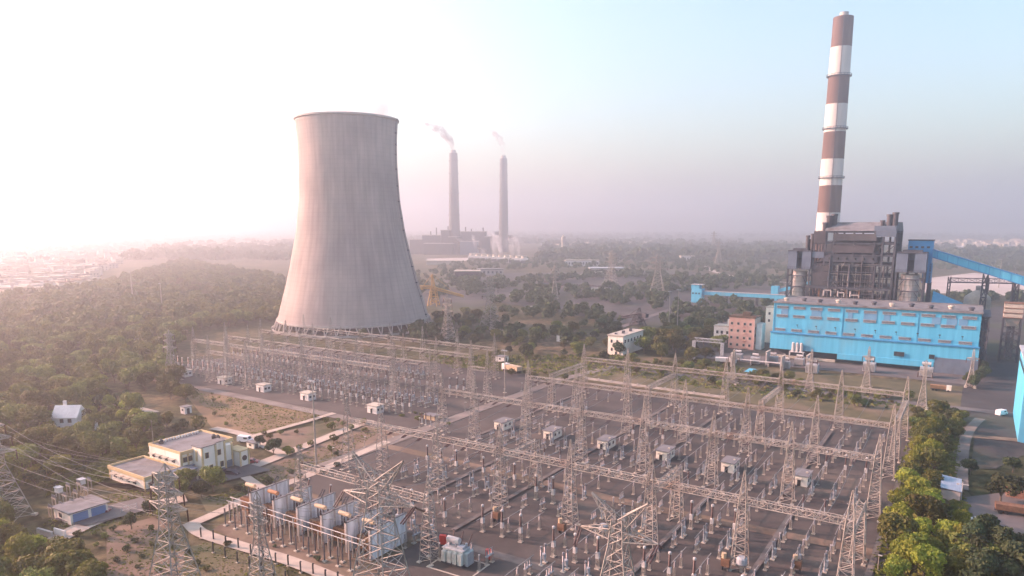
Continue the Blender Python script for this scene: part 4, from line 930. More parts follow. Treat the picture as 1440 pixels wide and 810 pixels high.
# ------------------------------------------------------------------ office building by the garden
of = yard('office_building', 'cream two storey office with ochre trim, flat roofs and a stair tower', 'office', -184.5, 91.5)
def wbox(name, x0, x1, y0, y1, z0, z1, m, par): return MB().box((x0 + x1) / 2, (y0 + y1) / 2, z0, x1 - x0, y1 - y0, z1 - z0).build(name, M[m], par)
w1 = wbox('wall', 0, 16.5, 0, 9.5, 0, 3.1, 'cream', of); w2 = wbox('wall', 2.5, 16.5, 9.5, 25, 0, 6.9, 'cream', of)
def flat_roof(x0, x1, y0, y1, z, par):
    wbox('roof', x0 - .25, x1 + .25, y0 - .25, y1 + .25, z, z + .18, 'roof_grey', par)
    b = MB()
    for (a, c, d, e) in ((x0 - .3, x1 + .3, y0 - .35, y0 - .05), (x0 - .3, x1 + .3, y1 + .05, y1 + .35), (x0 - .35, x0 - .05, y0 - .04, y1 + .04), (x1 + .05, x1 + .35, y0 - .04, y1 + .04)):
        b.box((a + c) / 2, (d + e) / 2, z - .25, c - a, e - d, .9)
    b.build('parapet', M['yellow_trim'], par)
flat_roof(0, 16.5, 0, 9.1, 3.1, of); flat_roof(2.5, 16.5, 9.9, 25, 6.9, of)
b = MB()
for y in (2.5, 5, 7.5): b.box(16.55, y, 0, .25, .45, 2.8)
for y in (9.9, 11.8): b.box(16.55, y, 0, .25, .45, 6.6)
for x in (.2, 16.3): b.box(x, -.05, 0, .45, .25, 2.8)
b.build('pilaster', M['yellow_trim'], of)
for y, w_ in ((1.2, 1.0), (3.8, 1.7), (6.3, 1.7), (8.6, 1.2)): f = MB().box(16.6, y, .9, .14, w_, 1.3).build('window', M['yellow_trim'], of); MB().box(16.66, y, 1.0, .1, w_ - .2, 1.1).build('pane', M['dark'], f)
for x in (2, 5, 8, 11): MB().box(x + .6, -.5, 2.0, 2.4, 1.0, .14).build('sunshade', M['plinth'], of); MB().box(x + .6, -.06, 1.0, 1.4, .12, .9).build('window', M['dark'], of)
for x in (4.5, 7.5, 10.5, 13.5): MB().box(x, 9.0, 5.2, 2.2, 1.0, .14).build('sunshade', M['plinth'], of); MB().box(x, 9.45, 4.2, 1.3, .12, .9).build('window', M['dark'], of)
for y in (10.9, 12.3): 
    for z in (1.0, 4.4): f = MB().box(16.6, y, z, .14, 1.3, 1.5).build('window', M['yellow_trim'], of); MB().box(16.66, y, z + .1, .1, 1.1, 1.3).build('pane', M['dark'], f)
wbox('balcony', 16.6, 17.6, 10.2, 12.9, 3.3, 3.5, 'blue_s', of)
wbox('stair_tower', 16.5, 20.5, 13.2, 17.3, 0, 8.3, 'cream', of); wbox('stair_tower', 16.5, 19.6, 17.5, 20.6, 0, 8.3, 'cream', of); wbox('stair_tower', 16.5, 19.0, 20.8, 23.2, 0, 6.6, 'cream', of)
b = MB()
for x, y, h in ((20.55, 13.3, 8.3), (20.55, 17.2, 8.3), (19.65, 17.6, 8.3), (19.65, 20.5, 8.3), (19.05, 23.1, 7)): b.box(x, y, 0, .3, .5, h)
b.build('ochre_band', M['yellow_trim'], of); b = MB(); b.box(18.5, 15.2, 8.3, 4.4, 4.5, .2); b.box(18, 19.1, 8.3, 3.5, 3.4, .18); b.build('tower_roof', M['roof_grey'], of)
for x, y, z in ((20.55, 14.6, 5.2), (20.55, 15.6, 1.6), (19.65, 18.8, 4.8), (19.65, 19.4, 1.4)): f = MB().box(x, y, z, .12, 1.1, 1.6).build('window', M['yellow_trim'], of); MB().box(x + .06, y, z + .1, .1, .85, 1.4).build('pane', M['dark'], f)
MB().box(18.2, 13.12, 4.4, .7, .16, 3).build('slit_window', M['yellow_trim'], of)
MB().box(19.1, 22, 0, .2, 1.9, 2.4).build('blue_door', M['blue_s'], of)
wbox('porch', 16.5, 21.5, 23.6, 26.6, 0, 4.6, 'cream', of); b = MB(); b.box(21.55, 23.8, 0, .3, .4, 4.9); b.box(21.55, 26.4, 0, .3, .4, 4.9); b.box(19, 25.1, 4.6, 5.4, 3.4, .3); b.build('ochre_band', M['yellow_trim'], of)
b = MB(); b.bar((21.5, 25.1, 2.6), (21.62, 25.1, 2.6), .75, n=16, cap=True); b.build('round_window', M['dark'], of)
b = MB(); b.box(18.6, 9, 3.4, 4.6, 5.4, .22); b.build('canopy_roof', M['blue_s'], of)
for y in (6.6, 11.4): MB().box(20.6, y, 0, .35, .35, 3.4).build('canopy_post', M['plinth'], of)
for x, y in ((12, 22.6), (13.6, 22.8), (4.2, 12)): MB().lathe([(.6, 7.0), (.6, 8.0), (.3, 8.25), (.3, 8.4)], 14, x, y).build('water_tank', M['dark'], of)
b = MB()
for k in range(14): b.lathe([(.22, 7.1), (.3, 7.5), (.2, 7.8)], 8, 3.4 + rnd.uniform(-.2, .2), 13 + k * .8)
b.build('roof_pots', M['white_wall'], of); of.children[-1]['kind'] = 'stuff'
b = MB(); b.lathe([(.09, 7), (.05, 14)], 6, 3.2, 10.4); b.box(3.2, 10.4, 13.6, 1, .06, .06); b.build('antenna', M['steel'], of)

# garages
gr = yard('garage_block', 'low garage block with two wide blue shutters beside the dirt yard', 'garage', -169.5, 71.0)
MB().box(3.8, 4, 0, 7.4, 8, 2.6).build('wall', M['cream'], gr); MB().box(3.8, 4, 2.6, 8.2, 8.9, .25).build('roof', M['roof_grey'], gr)
M['shut'] = mat('blue_shutter', (.10, .20, .38), .6, (.14, .26, .45), 1, stretch=(1, 1, 6))
for y in (2.1, 6.0): MB().box(7.55, y, .05, .12, 3.2, 2.3).build('shutter', M['shut'], gr)
MB().box(3, -.05, .9, 1.2, .12, 1.0).build('window', M['dark'], gr)
# white house in the forest
hs = thing('forest_house', 'white gabled house half hidden among the forest trees', 'house', (*at(100, 606), 0), A + R(38))
MB().box(0, 0, 0, 7.5, 6.5, 5.2).build('wall', M['white_wall'], hs)
b = MB(); b.add([(-4, -3.5, 5.2), (4, -3.5, 5.2), (4, 3.5, 5.2), (-4, 3.5, 5.2), (-4, 0, 8.6), (4, 0, 8.6)], [(0, 1, 5, 4), (2, 3, 4, 5), (0, 4, 3), (1, 2, 5), (3, 2, 1, 0)]); b.build('roof', M['white_wall'], hs)
MB().box(5.6, -.4, 0, 3.8, 5, 3.2).build('porch', M['white_wall'], hs); MB().box(5.6, -.4, 3.2, 4.4, 5.6, .3, taper=.6).build('porch_roof', M['roof_grey'], hs)
for x, z in ((-2, 1.2), (1, 1.2), (-.8, 3.6), (1.6, 3.6)): MB().box(x, -3.3, z, 1.1, .14, 1.3).build('window', M['dark'], hs)
MB().box(5.4, -2.95, .8, 1.6, .14, 1.2).build('window', M['dark'], hs); MB().box(-1.5, 1, 8, .8, .8, 1.8).build('chimney', M['white_wall'], hs)

def hut(name, label, q, wx, wy, h, m, rf='roof_grey', rz=0, cat='hut', win=True):
    g = thing(name, label, cat, (*at(*q), .02), A + rz)
    MB().box(0, 0, 0, wx, wy, h).build('wall', M[m], g); MB().box(0, 0, h, wx + .5, wy + .5, .22).build('roof', M[rf], g)
    if win:
        for k in range(max(1, int(wx / 3))): MB().box(-wx / 2 + (k + .5) * wx / max(1, int(wx / 3)), -wy / 2 - .04, h * .45, .9, .1, h * .3).build('window', M['dark'], g)
        MB().box(wx / 2 + .04, 0, .05, .1, 1.0, min(2.1, h * .8)).build('door', M['dark'], g)
    return g
hut('guard_hut', 'tiny white hut on the grass beside the dry field', (262, 581), 2.6, 2.6, 2.4, 'white_wall')
hut('guard_hut', 'small white shed with dark doorway inside the misty forest', (196, 484), 5, 4, 3, 'white_wall')
hut('garden_shed', 'small cream shed beside the white van near the office', (356, 629), 3.2, 2.0, 1.6, 'cream')
hut('signal_hut', 'small white hut in the scrub between the coal yard and the switchyard', (791, 480), 5, 5, 3.6, 'white_wall')
hut('store_hut', 'small pale hut at the edge of the coal yard', (751, 438), 5, 4, 4, 'white_wall', rz=.3)
hut('store_hut', 'pair of white huts under trees behind the far road, wider hut', (706, 508), 5, 4, 2.5, 'white_wall')
hut('store_hut', 'tan low hut at the road corner between the switchyards', (608, 590), 5, 3, 1.6, 'tan', win=False)
hut('store_hut', 'white low store in the haze beyond the coal wagons', (845, 412), 18, 8, 5, 'white_wall', rz=.2)
hut('store_hut', 'pale shed with a lean roof in front of the coal wagons', (698, 404), 8, 6, 5, 'white_wall')
# cream pump house
ph = thing('pump_house', 'tall cream pump house with a bright end wall and flat roof, behind the near switchyard', 'pump house', (*at(854.5, 498), 0), A)
MB().box(4.2, 13, 0, 8.4, 26, 9.8).build('wall', M['cream'], ph); MB().box(4.2, 13, 9.8, 9.2, 26.8, .5).build('roof', M['plinth'], ph)
for x, z in ((2, 6.2), (5.2, 6.2), (2.2, 2), (4.6, .1), (5.8, 2)): MB().box(x, -.05, z, 1.0, .12, 1.6).build('window', M['dark'], ph)
for k in range(6): MB().box(8.46, 2.5 + 4 * k, 6.2, .12, 1.6, 1.6).build('window', M['dark'], ph)
for k in range(5): MB().box(3 + (k % 2) * 2, 3 + 4.6 * k, 10.3, 1.2, 1.2, .7).build('roof_vent', M['steel_dark'], ph)
# pink building and its neighbours
pk = yard('pink_building', 'four storey pink building with rust red roof beside the blue turbine hall', 'office block', -109, 382)
MB().box(7, 6, 0, 13.5, 12, 17).build('wall', M['pink'], pk); b = MB(); b.box(7, 6, 17, 14.6, 13, .5); b.box(7, .1, 17.5, 14.4, .4, .5); b.build('roof', M['rust'], pk)
MB().box(8, 7, 17.5, 4, 4, 2).build('roof_house', M['rust'], pk)
for x in (1.8, 5.2, 8.6, 11.6):
    for z in (1.6, 5.4, 9.2, 13): 
        f = MB().box(x, -.08, z, 1.3, .18, 1.5).build('window', M['plinth'], pk); MB().box(x, -.16, z + .2, 1.0, .12, 1.1).build('pane', M['dark'], f)
        if x == 8.6: MB().box(x, -.7, z - .5, 2.2, 1.3, .18).build('balcony', M['pink'], pk)
MB().box(15.6, 6, 0, 3, 7, 14).build('stair_wing', M['white_wall'], pk)
for z in (3, 7, 11): MB().box(13.82, 2, z, .12, 1.4, 1.3).build('window', M['dark'], pk)
wh = yard('white_annex', 'white flat roofed annex behind the pink building', 'annex', -119.5, 392)
MB().box(5, 5, 4, 11, 9, 6).build('wall', M['white_wall'], wh); MB().box(9, 5, 10, 5, 6, 4).build('upper_wall', M['white_wall'], wh); MB().box(5, 5, 10, 11.6, 9.6, .4).build('roof', M['plinth'], wh)
for x in (0, 5, 10): MB().box(x + .2, 5, 0, .8, .8, 4).build('stilt', M['concrete'], wh)
for x in (1.5, 4, 7, 9.2): MB().box(x, .45, 6, 1.2, .12, 1.6).build('window', M['dark'], wh)
ck = yard('corner_block', 'cream plastered block at the back corner of the turbine hall', 'block', -97, 412)
MB().box(4, 4, 0, 8, 8, 20).build('wall', M['cream'], ck); MB().box(4, 4, 20, 8.6, 8.6, .4).build('roof', M['plinth'], ck)
for x in (2, 5):
    for z in (12, 16): MB().box(x, -.05, z, 1.1, .12, 1.4).build('window', M['dark'], ck)
rk = thing('pipe_rack', 'grey open pipe portal standing on the scrub left of the pink building', 'pipe rack', (*at(975, 505), 0), A)
for x in (0, 14): MB().truss(quad4(x, 0, 0, .5, .8), quad4(x, 0, 9.5, .5, .8), 5, .16, .1).build('portal_leg', M['grey_metal'], rk)
gbeam(MB(), 0, 14, 0, 10, hw=.8).build('portal_beam', M['grey_metal'], rk)
for y in (-.6, 0, .6): MB().bar((13, y, 2.2), (42, y, 2.2), .22, n=8).build('pipe', M['white_metal'], rk)
for x in (20, 28, 36, 42): MB().box(x, 0, 0, .5, 1.8, 2).build('pipe_sleeper', M['concrete'], rk)
# right hand shed, tanks, lamp post, brick wall
sb = thing('tin_shed', 'long narrow shed with a blue grey tin roof among the bright trees', 'shed', (*at(1336, 696), 0), A + R(1))
b = MB(); b.add([(-2.2, -5, 3.1), (2.2, -5, 2.7), (2.2, 5.5, 2.7), (-2.2, 5.5, 3.1), (-2.2, -5, 3.2), (2.2, -5, 2.8), (2.2, 5.5, 2.8), (-2.2, 5.5, 3.2)], [(3, 2, 1, 0), (4, 5, 6, 7), (0, 1, 5, 4), (1, 2, 6, 5), (2, 3, 7, 6), (3, 0, 4, 7)])
b.build('roof', mat('blue_tin', (.24, .32, .40), .5, (.33, .41, .48), .5, stretch=(6, .4, 1)), sb)
MB().box(0, .2, 0, 4, 10, 2.6).build('wall', M['concrete'], sb)
lp = thing('lamp_post', 'grey post with a crossbar beside the tin shed', 'lamp post', (*at(1351, 706), 0), A); MB().lathe([(.12, 0), (.08, 5)], 8).build('pole', M['white_metal'], lp); b = MB(); b.box(0, 0, 4.4, 2.4, .14, .14); b.box(-1, 0, 4.2, .5, .3, .2); b.build('crossbar', M['white_metal'], lp)
for q, lb in (((1367, 738), 'white storage drum lying on the dusty lot, smaller one'), ((1379, 739), 'white storage drum lying on the dusty lot, larger one')):
    g = thing('storage_drum', lb, 'drum', (*at(*q), .05), A + .2); k = 1 if q[0] == 1379 else .8
    MB().bar((-1.3 * k, 0, 1.0), (1.3 * k, 0, 1.0), .9 * k, n=16, cap=True).build('shell', M['white_metal'], g); b = MB(); b.box(-.7, 0, 0, .25, 1.3, .4); b.box(.7, 0, 0, .25, 1.3, .4); b.build('cradle', M['steel_dark'], g)
rb = thing('brick_store', 'ruined brick store with a broken grey roof at the frame edge', 'store', (*at(1432, 702), 0), A)
MB().box(2, 2, 0, 9, 4, 3.4).build('wall', mat('old_brick', (.22, .10, .065), .9, (.34, .22, .16), 1.2), rb); MB().box(2, 2, 3.4, 9.8, 4.8, .25).build('roof', M['roof_grey'], rb)
for x in (-1, 1.5, 4): MB().box(x, -.05, .8, 1, .12, 1.6).build('window', M['dark'], rb)
cw = thing('site_wall', 'long low concrete wall running behind the near switchyard', 'wall', (*yf(-136, 268), 0), A + R(-2)); MB().box(30, 0, 0, 60, .3, 1.1).build('panel', M['concrete'], cw)
for k in range(11): MB().box(6 * k, 0, 0, .5, .5, 1.4).build('pier', M['concrete'], cw)
cw = thing('site_wall', 'pale boundary wall running along the back of the transformer yard', 'wall', (*yf(-104, 312), 0), A); MB().box(24, 0, 0, 48, .3, 1.1).build('panel', M['concrete'], cw)
for k in range(9): MB().box(6 * k, 0, 0, .5, .5, 1.4).build('pier', M['concrete'], cw)
tp = thing('tarpaulin', 'bright blue tarpaulin over a heap beside the unit transformers', 'tarpaulin', (*at(1057, 523), 0), A)
MB().box(0, 0, .02, 6, 4.5, 1.4, taper=.45).build('cover', M['blue'], tp); b = MB(); b.box(0, 0, 0, 6.4, 4.9, .06); b.build('hem', M['blue_d'], tp)
dr = thing('debris_wall', 'rubble wall and scrap boards beside the dirt path at the lower left trees', 'rubble', (*at(70, 755), .02), A + R(8))
MB().box(-1.5, 0, 0, 5, .5, 1.3).build('board', M['concrete'], dr); MB().box(1.8, 1.1, 0, 3.6, .3, 1.6).build('board', M['white_wall'], dr); MB().box(3.6, -.8, 0, 4, 1.2, .7, taper=.5).build('rubble_heap', M['concrete'], dr)
# equipment posts with white boxes beyond the garages
for q, lb in (((84, 702), 'white box on a slim post in the small yard, nearer the forest edge'), ((116, 690), 'white box on a slim post in the small yard behind the garages')):
    g = thing('switch_box', lb, 'switch box', (*at(*q), 0), A); MB().box(0, 0, 0, .3, .3, 1.8).build('post', M['steel'], g); MB().box(0, 0, 1.8, 1.6, 1.2, 1.2).build('box', M['white_wall'], g); MB().box(0, 0, 3.0, 1.9, 1.5, .14).build('lid', M['grey_metal'], g)
ga = thing('goal_frame', 'white barred frame standing beside the garage yard', 'frame', (*at(182, 720), .02), A + R(80)); b = MB()
for x in (-1.6, 0, 1.6): b.box(x, 0, 0, .16, .16, 1.7)
b.build('post', M['white_metal'], ga); b = MB(); b.box(0, 0, .8, 3.2, .1, .1); b.box(0, 0, 1.5, 3.2, .1, .1); b.build('rail', M['white_metal'], ga)
Kst = None
def K_frame():
    g = thing('switch_stand', '', 'frame'); b = MB()
    for x in (-.8, .8): b.box(x, 0, 0, .2, .2, 2.2)
    b.build('post', M['steel'], g); MB().box(0, 0, 2.2, 2, .3, .25).build('beam', M['steel'], g)
    for x in (-.6, 0, .6): MB().lathe([(.1, 2.45), (.17, 2.7), (.1, 3.2)], 6, x, 0).build('insulator', M['insul_g'], g)
    return Kind(g)
kf = K_frame()
for i in range(4):
    for j in range(3): kf.put((*at(72 + i * 15 + j * 5, 728 - j * 14 - i * 4), 0), A, 'grey three post switch frame in the small yard beyond the garages', 'switch frames beyond the garages')
# black fence posts along the lower path
def K_fpost():
    g = thing('fence_post', '', 'fence post'); MB().box(0, 0, 0, .22, .22, 2.3).build('pole', M['dark'], g); MB().box(0, 0, 0, .5, .5, .25).build('footing', M['plinth'], g)
    MB().box(.12, 0, 2.3, .4, .16, .16).build('cap', M['dark'], g); return Kind(g)
kq = K_fpost()
for i in range(14): kq.put((*at(283 + i * 17.5, 757 + i * 6.1 - (3 if i % 2 else 0)), 0), A, 'black fence post with pale footing along the lower concrete path', 'fence posts along the lower path')
for i in range(9): kq.put((*at(300 + i * 17, 778 + i * 7), 0), A, 'black fence post in the green plot below the lower path', 'fence posts in the green plot')
def K_lamp():
    g = thing('yard_post', '', 'post'); MB().box(0, 0, 0, .6, .6, .3).build('footing', M['plinth'], g); MB().lathe([(.1, .3), (.07, 3.4)], 6).build('pole', M['steel'], g); MB().box(.2, 0, 3.3, .7, .25, .15).build('lamp_head', M['white_metal'], g); return Kind(g)
kl = K_lamp()
for i in range(11): kl.put((*yf(-10.3, 102 + i * 14), .03), A, 'slim lamp post on the tree side edge of the gravel switchyard', 'lamp posts along the switchyard edge')
for i in range(11): kl.put((*yf(-147.8, 122 + i * 12.5), .03), A, 'slim lamp post along the road between the two switchyards', 'lamp posts along the dividing road')
# ------------------------------------------------------------------ vehicles
M['tyre'] = mat('rubber', (.02, .02, .02), .9)
def car(label, q, rz, col, van=False, name='parked_car', cat='car'):
    g = thing(name, label, cat, (*at(*q), .05), rz); m = mat(name + '_paint', col, .35, spec=.5)
    prof = [(-2.1, .35), (2.1, .35), (2.15, .75), (1.2, .92), (.55, 1.42), (-1.2, 1.45), (-1.95, .95), (-2.15, .8)] if not van else [(-2.3, .35), (2.3, .35), (2.35, 1.0), (1.75, 1.2), (1.3, 2.0), (-2.25, 2.05), (-2.35, .8)]
    b = MB(); n = len(prof); wd = .85
    b.add([(x, -wd, z) for x, z in prof] + [(x, wd, z) for x, z in prof], [tuple(range(n)), tuple(range(n, 2 * n))[::-1]] + [(k, n + k, n + (k + 1) % n, (k + 1) % n) for k in range(n)]); b.build('body', m, g)
    if van: wl = [(1.78, 1.25, 1.34, 1.9)]
    else: wl = [(1.15, .95, .6, 1.36)]
    x0, z0, x1, z1 = wl[0]
    MB().add([(x0 + .05, -.7, z0), (x0 + .05, .7, z0), (x1 + .05, .62, z1), (x1 + .05, -.62, z1)], [(0, 1, 2, 3)])
    b = MB(); b.add([(x0 + .06, -.7, z0), (x0 + .06, .7, z0), (x1 + .06, .62, z1), (x1 + .06, -.62, z1)], [(0, 1, 2, 3)]); b.build('windscreen', M['dark'], g)
    for y in (-.87, .87):
        b = MB(); zz = 1.0 if not van else 1.25; b.box(-.3 if not van else .6, y, zz, 1.5 if not van else 1.2, .03, .34 if not van else .5); b.build('side_window', M['dark'], g)
    for x in (-1.3, 1.35):
        for y in (-.78, .78):
            wh_ = MB().bar((x, y - .12, .34), (x, y + .12, .34), .34, n=14, cap=True).build('wheel', M['tyre'], g); MB().bar((x, y - .13, .34), (x, y + .13, .34), .18, n=10, cap=True).build('rim', M['grey_metal'], wh_)
    for y in (-.6, .6): MB().box(2.14 if not van else 2.33, y, .62, .06, .3, .16).build('headlight', M['white_metal'], g)
    return g
car('dark car parked before the office stair tower, larger one', (326, 668), A + R(20), (.03, .03, .05)); car('dark car parked before the office stair tower, closer to the porch trees', (314, 666), A + R(70), (.05, .06, .09))
car('dark red car parked in front of the blue shutters', (142, 721), A + R(30), (.14, .02, .025)); car('small red car parked beside the garden road', (353, 652), A + R(40), (.30, .06, .07))
car('white van parked beside the small cream shed', (345, 622), A + R(20), (.75, .76, .78), True, 'parked_van', 'van'); car('white van driving on the coal apron road', (1408, 584), A + R(60), (.75, .75, .75), True, 'parked_van', 'van')
car('pale car partly under the canopy by the office annex', (228, 683), A + R(30), (.6, .62, .66))
def truck(label, q, rz, body, cab, sc=1):
    g = thing('tipper_truck', label, 'truck', (*at(*q), .05), rz); g.scale = (sc,) * 3
    MB().box(3.2, 0, .7, 1.9, 2.3, 2.1).build('cab', M[cab], g); MB().box(4.18, 0, 1.6, .06, 2, .8).build('windscreen', M['dark'], g)
    MB().box(-.9, 0, 1.1, 5.8, 2.4, 1.5, taper=1.05).build('tipper_body', M[body], g); MB().box(0, 0, .7, 8, 1, .35).build('chassis', M['steel_dark'], g)
    for x in (-2.8, -1.5, 3.1):
        for y in (-1.0, 1.0): MB().bar((x, y - .18, .5), (x, y + .18, .5), .5, n=14, cap=True).build('wheel', M['tyre'], g)
truck('orange tipper truck with white cab on the road behind the switchyard', (720, 524), A + R(165), 'tan', 'white_wall', 1.3)
truck('long white truck parked beside the pink building yard', (1020, 512), A + R(20), 'white_wall', 'white_wall', 1.2)
truck('rusty red lorry parked at the ruined brick store', (1424, 724), A + R(5), 'rust', 'red', .9)
truck('orange tipper truck on the apron before the blue hall', (1322, 550), A, 'orange', 'cream', .9)
# yellow machines of the coal yard
M['yel'] = mat('machine_yellow', (.42, .24, .05), .6, (.50, .31, .09), .5)
def stacker(label, q, rz, ln, h, m):
    g = thing('coal_stacker', label, 'stacker', (*at(*q), 0), rz); b = MB(); b.truss(quad4(0, 0, 0, 4, 4), quad4(0, 0, h * .6, 1.6, 1.6), 4, .4, .25); b.build('portal', M[m], g)
    b = MB(); b.truss([(2, -1.2, h * .55), (2, 1.2, h * .55), (2, 1.2, h * .55 + 2), (2, -1.2, h * .55 + 2)], [(-ln, -.7, h * .3), (-ln, .7, h * .3), (-ln, .7, h * .3 + 1.2), (-ln, -.7, h * .3 + 1.2)], 9, .35, .2); b.build('boom', M[m], g)
    b = MB(); b.truss(quad4(0, 0, h * .6, 1.2, 1.2), quad4(1, 0, h, .3, .3), 3, .3, .18); b.bar((1, 0, h), (-ln * .6, 0, h * .5), .15); b.bar((1, 0, h), (ln * .4, 0, h * .55), .15); b.build('mast', M[m], g)
    b = MB(); b.truss([(0, -1, h * .55), (0, 1, h * .55), (0, 1, h * .55 + 2), (0, -1, h * .55 + 2)], [(ln * .45, -1, h * .55), (ln * .45, 1, h * .55), (ln * .45, 1, h * .55 + 2), (ln * .45, -1, h * .55 + 2)], 4, .3, .2); b.box(ln * .42, 0, h * .5, 3, 3, 2.5); b.build('counterweight', M[m], g)
    return g
stacker('yellow coal stacker with a long boom beside the cooling tower', (610, 430), A + R(200), 26, 26, 'yel')
stacker('dull yellow coal reclaimer on the rails of the coal yard', (897, 458), A + R(-20), 15, 12, 'brown_clad')
# coal wagons
def K_wagon():
    g = thing('coal_wagon', '', 'wagon'); MB().box(0, 0, 1.0, 11, 3, 2.4).build('body', M['steel_dark'], g); MB().box(0, 0, 3.2, 10.4, 2.6, .5, taper=.8).build('coal_load', M['coal'], g)
    for x in (-4, 4): MB().box(x, 0, .2, 2.2, 2.4, .8).build('bogie', M['rust'], g)
    return Kind(g)
kw_ = K_wagon(); x0, y0 = at(770, 402); x1, y1 = at(875, 408)
for k in range(9):
    u = k / 8; kw_.put((x0 + (x1 - x0) * u, y0 + (y1 - y0) * u, .2), math.atan2(y1 - y0, x1 - x0), 'dark coal wagon standing in the row across the coal yard', 'coal wagons in the coal yard')
# ------------------------------------------------------------------ far plant behind the plain chimneys
fp = thing('far_power_house', 'long grey power house in the haze behind the plain chimneys', 'power house', (*at(588, 358), 0), R(-4))
fx = fp.location.y / F
for x0, x1, h, y, m_ in ((-16, 4, 20, 60, 'casing'), (4, 30, 26, 40, 'steel_dark'), (30, 42, 33, 46, 'casing'), (42, 56, 24, 30, 'casing'), (58, 92, 31, 44, 'steel_dark'), (92, 100, 24, 40, 'casing'), (10, 50, 15, 0, 'casing'), (60, 84, 18, 0, 'blue_s')):
    MB().box((x0 + x1) / 2 * fx, y, 0, (x1 - x0) * fx, 30 + y * .3, h * fx).build('plant_block', M[m_], fp); MB().box((x0 + x1) / 2 * fx, y, h * fx, (x1 - x0) * fx + 2, 32 + y * .3, 1.5).build('roof', M['concrete'], fp)
for k in range(10): MB().lathe([(1.4, 20 * fx), (1.4, (32 + (k * 5) % 8) * fx)], 8, (14 + 8.3 * k) * fx, 40).build('roof_stack', M['steel_dark'], fp)
MB().bar((52 * fx, 10, 22 * fx), (98 * fx, -20, 6 * fx), 3.4, n=4).build('conveyor', M['casing'], fp)
def K_cell():
    g = thing('cooling_cell', '', 'cooling cell'); MB().box(0, 0, 0, 14, 14, 9).build('wall', M['white_wall'], g); MB().lathe([(5.5, 9), (4.8, 11), (5.2, 13.5)], 16).build('fan_stack', M['plinth'], g); b = MB(); b.box(0, -7.1, .5, 12, .3, 5); b.build('louvre', M['steel_dark'], g); return Kind(g)
kc2 = K_cell(); STE = []
for k in range(10):
    x, y = at(664 + 8.1 * k, 366 + .5 * k); kc2.put((x, y, 0), R(-5), 'white cooling cell in the steaming row below the plain chimneys', 'cooling cells of the far plant')
    if k in (1, 2, 4, 5, 6, 7, 8): smoke('cell_steam', 'white steam rising from the row of far cooling cells', [(x, y, 13, 3.5), (x - 1, y, 22, 5), (x - 3, y, 32, 6), (x - 6, y, 42, 6), (x - 9, y, 49, 3)], .10, col=(.95, .95, .97), sc=.045)
smoke('far_steam', 'pale steam bank drifting across the far power house', [(*at(735, 352), 18, 10), (at(715, 352)[0], at(715, 352)[1], 32, 22), (at(690, 350)[0], at(690, 350)[1], 46, 22), (at(668, 350)[0], at(668, 350)[1], 56, 12)], .03, col=(.95, .95, .97), sc=.02)
wt = thing('water_tower', 'slim beige water tower rising from the misty trees', 'water tower', (*at(792, 359), 0)); MB().lathe([(4.6, 0), (4.2, 32), (5.0, 33.5), (5.0, 41), (2, 43), (1.4, 46)], 20).build('shaft', M['plinth'], wt); MB().lathe([(4.3, 31), (5.6, 31), (5.6, 32), (4.3, 32)], 20, cap=False).build('gallery', M['concrete'], wt)
def longb(label, q, wx, wy, h, m, rf, name='works_building', rz=0, n=0):
    g = thing(name, label, 'works building', (*at(*q), 0), rz); MB().box(0, 0, 0, wx, wy, h).build('wall', M[m], g); MB().box(0, 0, h, wx + 2, wy + 2, 1).build('roof', M[rf], g)
    for k in range(n): MB().box(-wx / 2 + (k + .5) * wx / n, -wy / 2 - .1, h * .3, wx / n * .45, .3, h * .4).build('window', M['dark'], g)
longb('long white works building among trees beyond the coal yard', (818, 374), 56, 14, 9, 'white_wall', 'plinth', n=12)
longb('small white works building in the blue haze by the far trees', (966, 367), 26, 12, 9, 'white_wall', 'plinth', n=5)
longb('brownish low works building with pale roof before the cooling cells', (658, 394), 30, 18, 11, 'brown_clad', 'plinth', n=5)
longb('grey low works building beside the brownish one', (690, 386), 34, 16, 7, 'concrete', 'roof_grey', n=6)
longb('long pale low works building at the far left edge of the plant', (625, 372), 60, 14, 6, 'plinth', 'plinth')
longb('grey sloping depot beyond the coal yard', (852, 384), 46, 24, 7, 'concrete', 'grey_metal', n=7)
longb('white low shed beside the far plant trees', (838, 388), 14, 9, 5, 'white_wall', 'plinth', n=3)
longb('low white depot in the misty forest left of the cooling tower', (345, 398), 10, 8, 5, 'white_wall', 'plinth', n=2)
longb('long grey depot roof in the misty forest left of the cooling tower', (335, 412), 90, 14, 4, 'concrete', 'grey_metal', n=9)
# ------------------------------------------------------------------ town in the mist
def town_proto(k):
    r = random.Random(50 + k); g = thing('town_house', '', 'house'); wx, wy, h = r.uniform(8, 14), r.uniform(8, 12), r.uniform(5.5, 11)
    m = M[['plinth', 'concrete', 'plinth', 'white_metal', 'brown_clad'][k % 5]]
    MB().box(0, 0, 0, wx, wy, h).build('wall', m, g); MB().box(0, 0, h, wx + .6, wy + .6, .5).build('roof', M[['concrete', 'roof_grey', 'rust'][k % 3]], g)
    for i in range(3):
        for j in range(max(1, int(h / 3.3))): MB().box(-wx / 2 + (i + .5) * wx / 3, -wy / 2 - .06, 1 + 3.2 * j, 1.3, .14, 1.4).build('window', M['dark'], g)
    MB().box(wx * .25, wy * .2, h + .5, 2.6, 2.6, 2.2).build('roof_house', m, g); return Kind(g)
TP = [town_proto(k) for k in range(7)]; TXY = []
def intri(px, py, poly):
    c = False; j = len(poly) - 1
    for i in range(len(poly)):
        if (poly[i][1] > py) != (poly[j][1] > py) and px < (poly[j][0] - poly[i][0]) * (py - poly[i][1]) / (poly[j][1] - poly[i][1]) + poly[i][0]: c = not c
        j = i
    return c
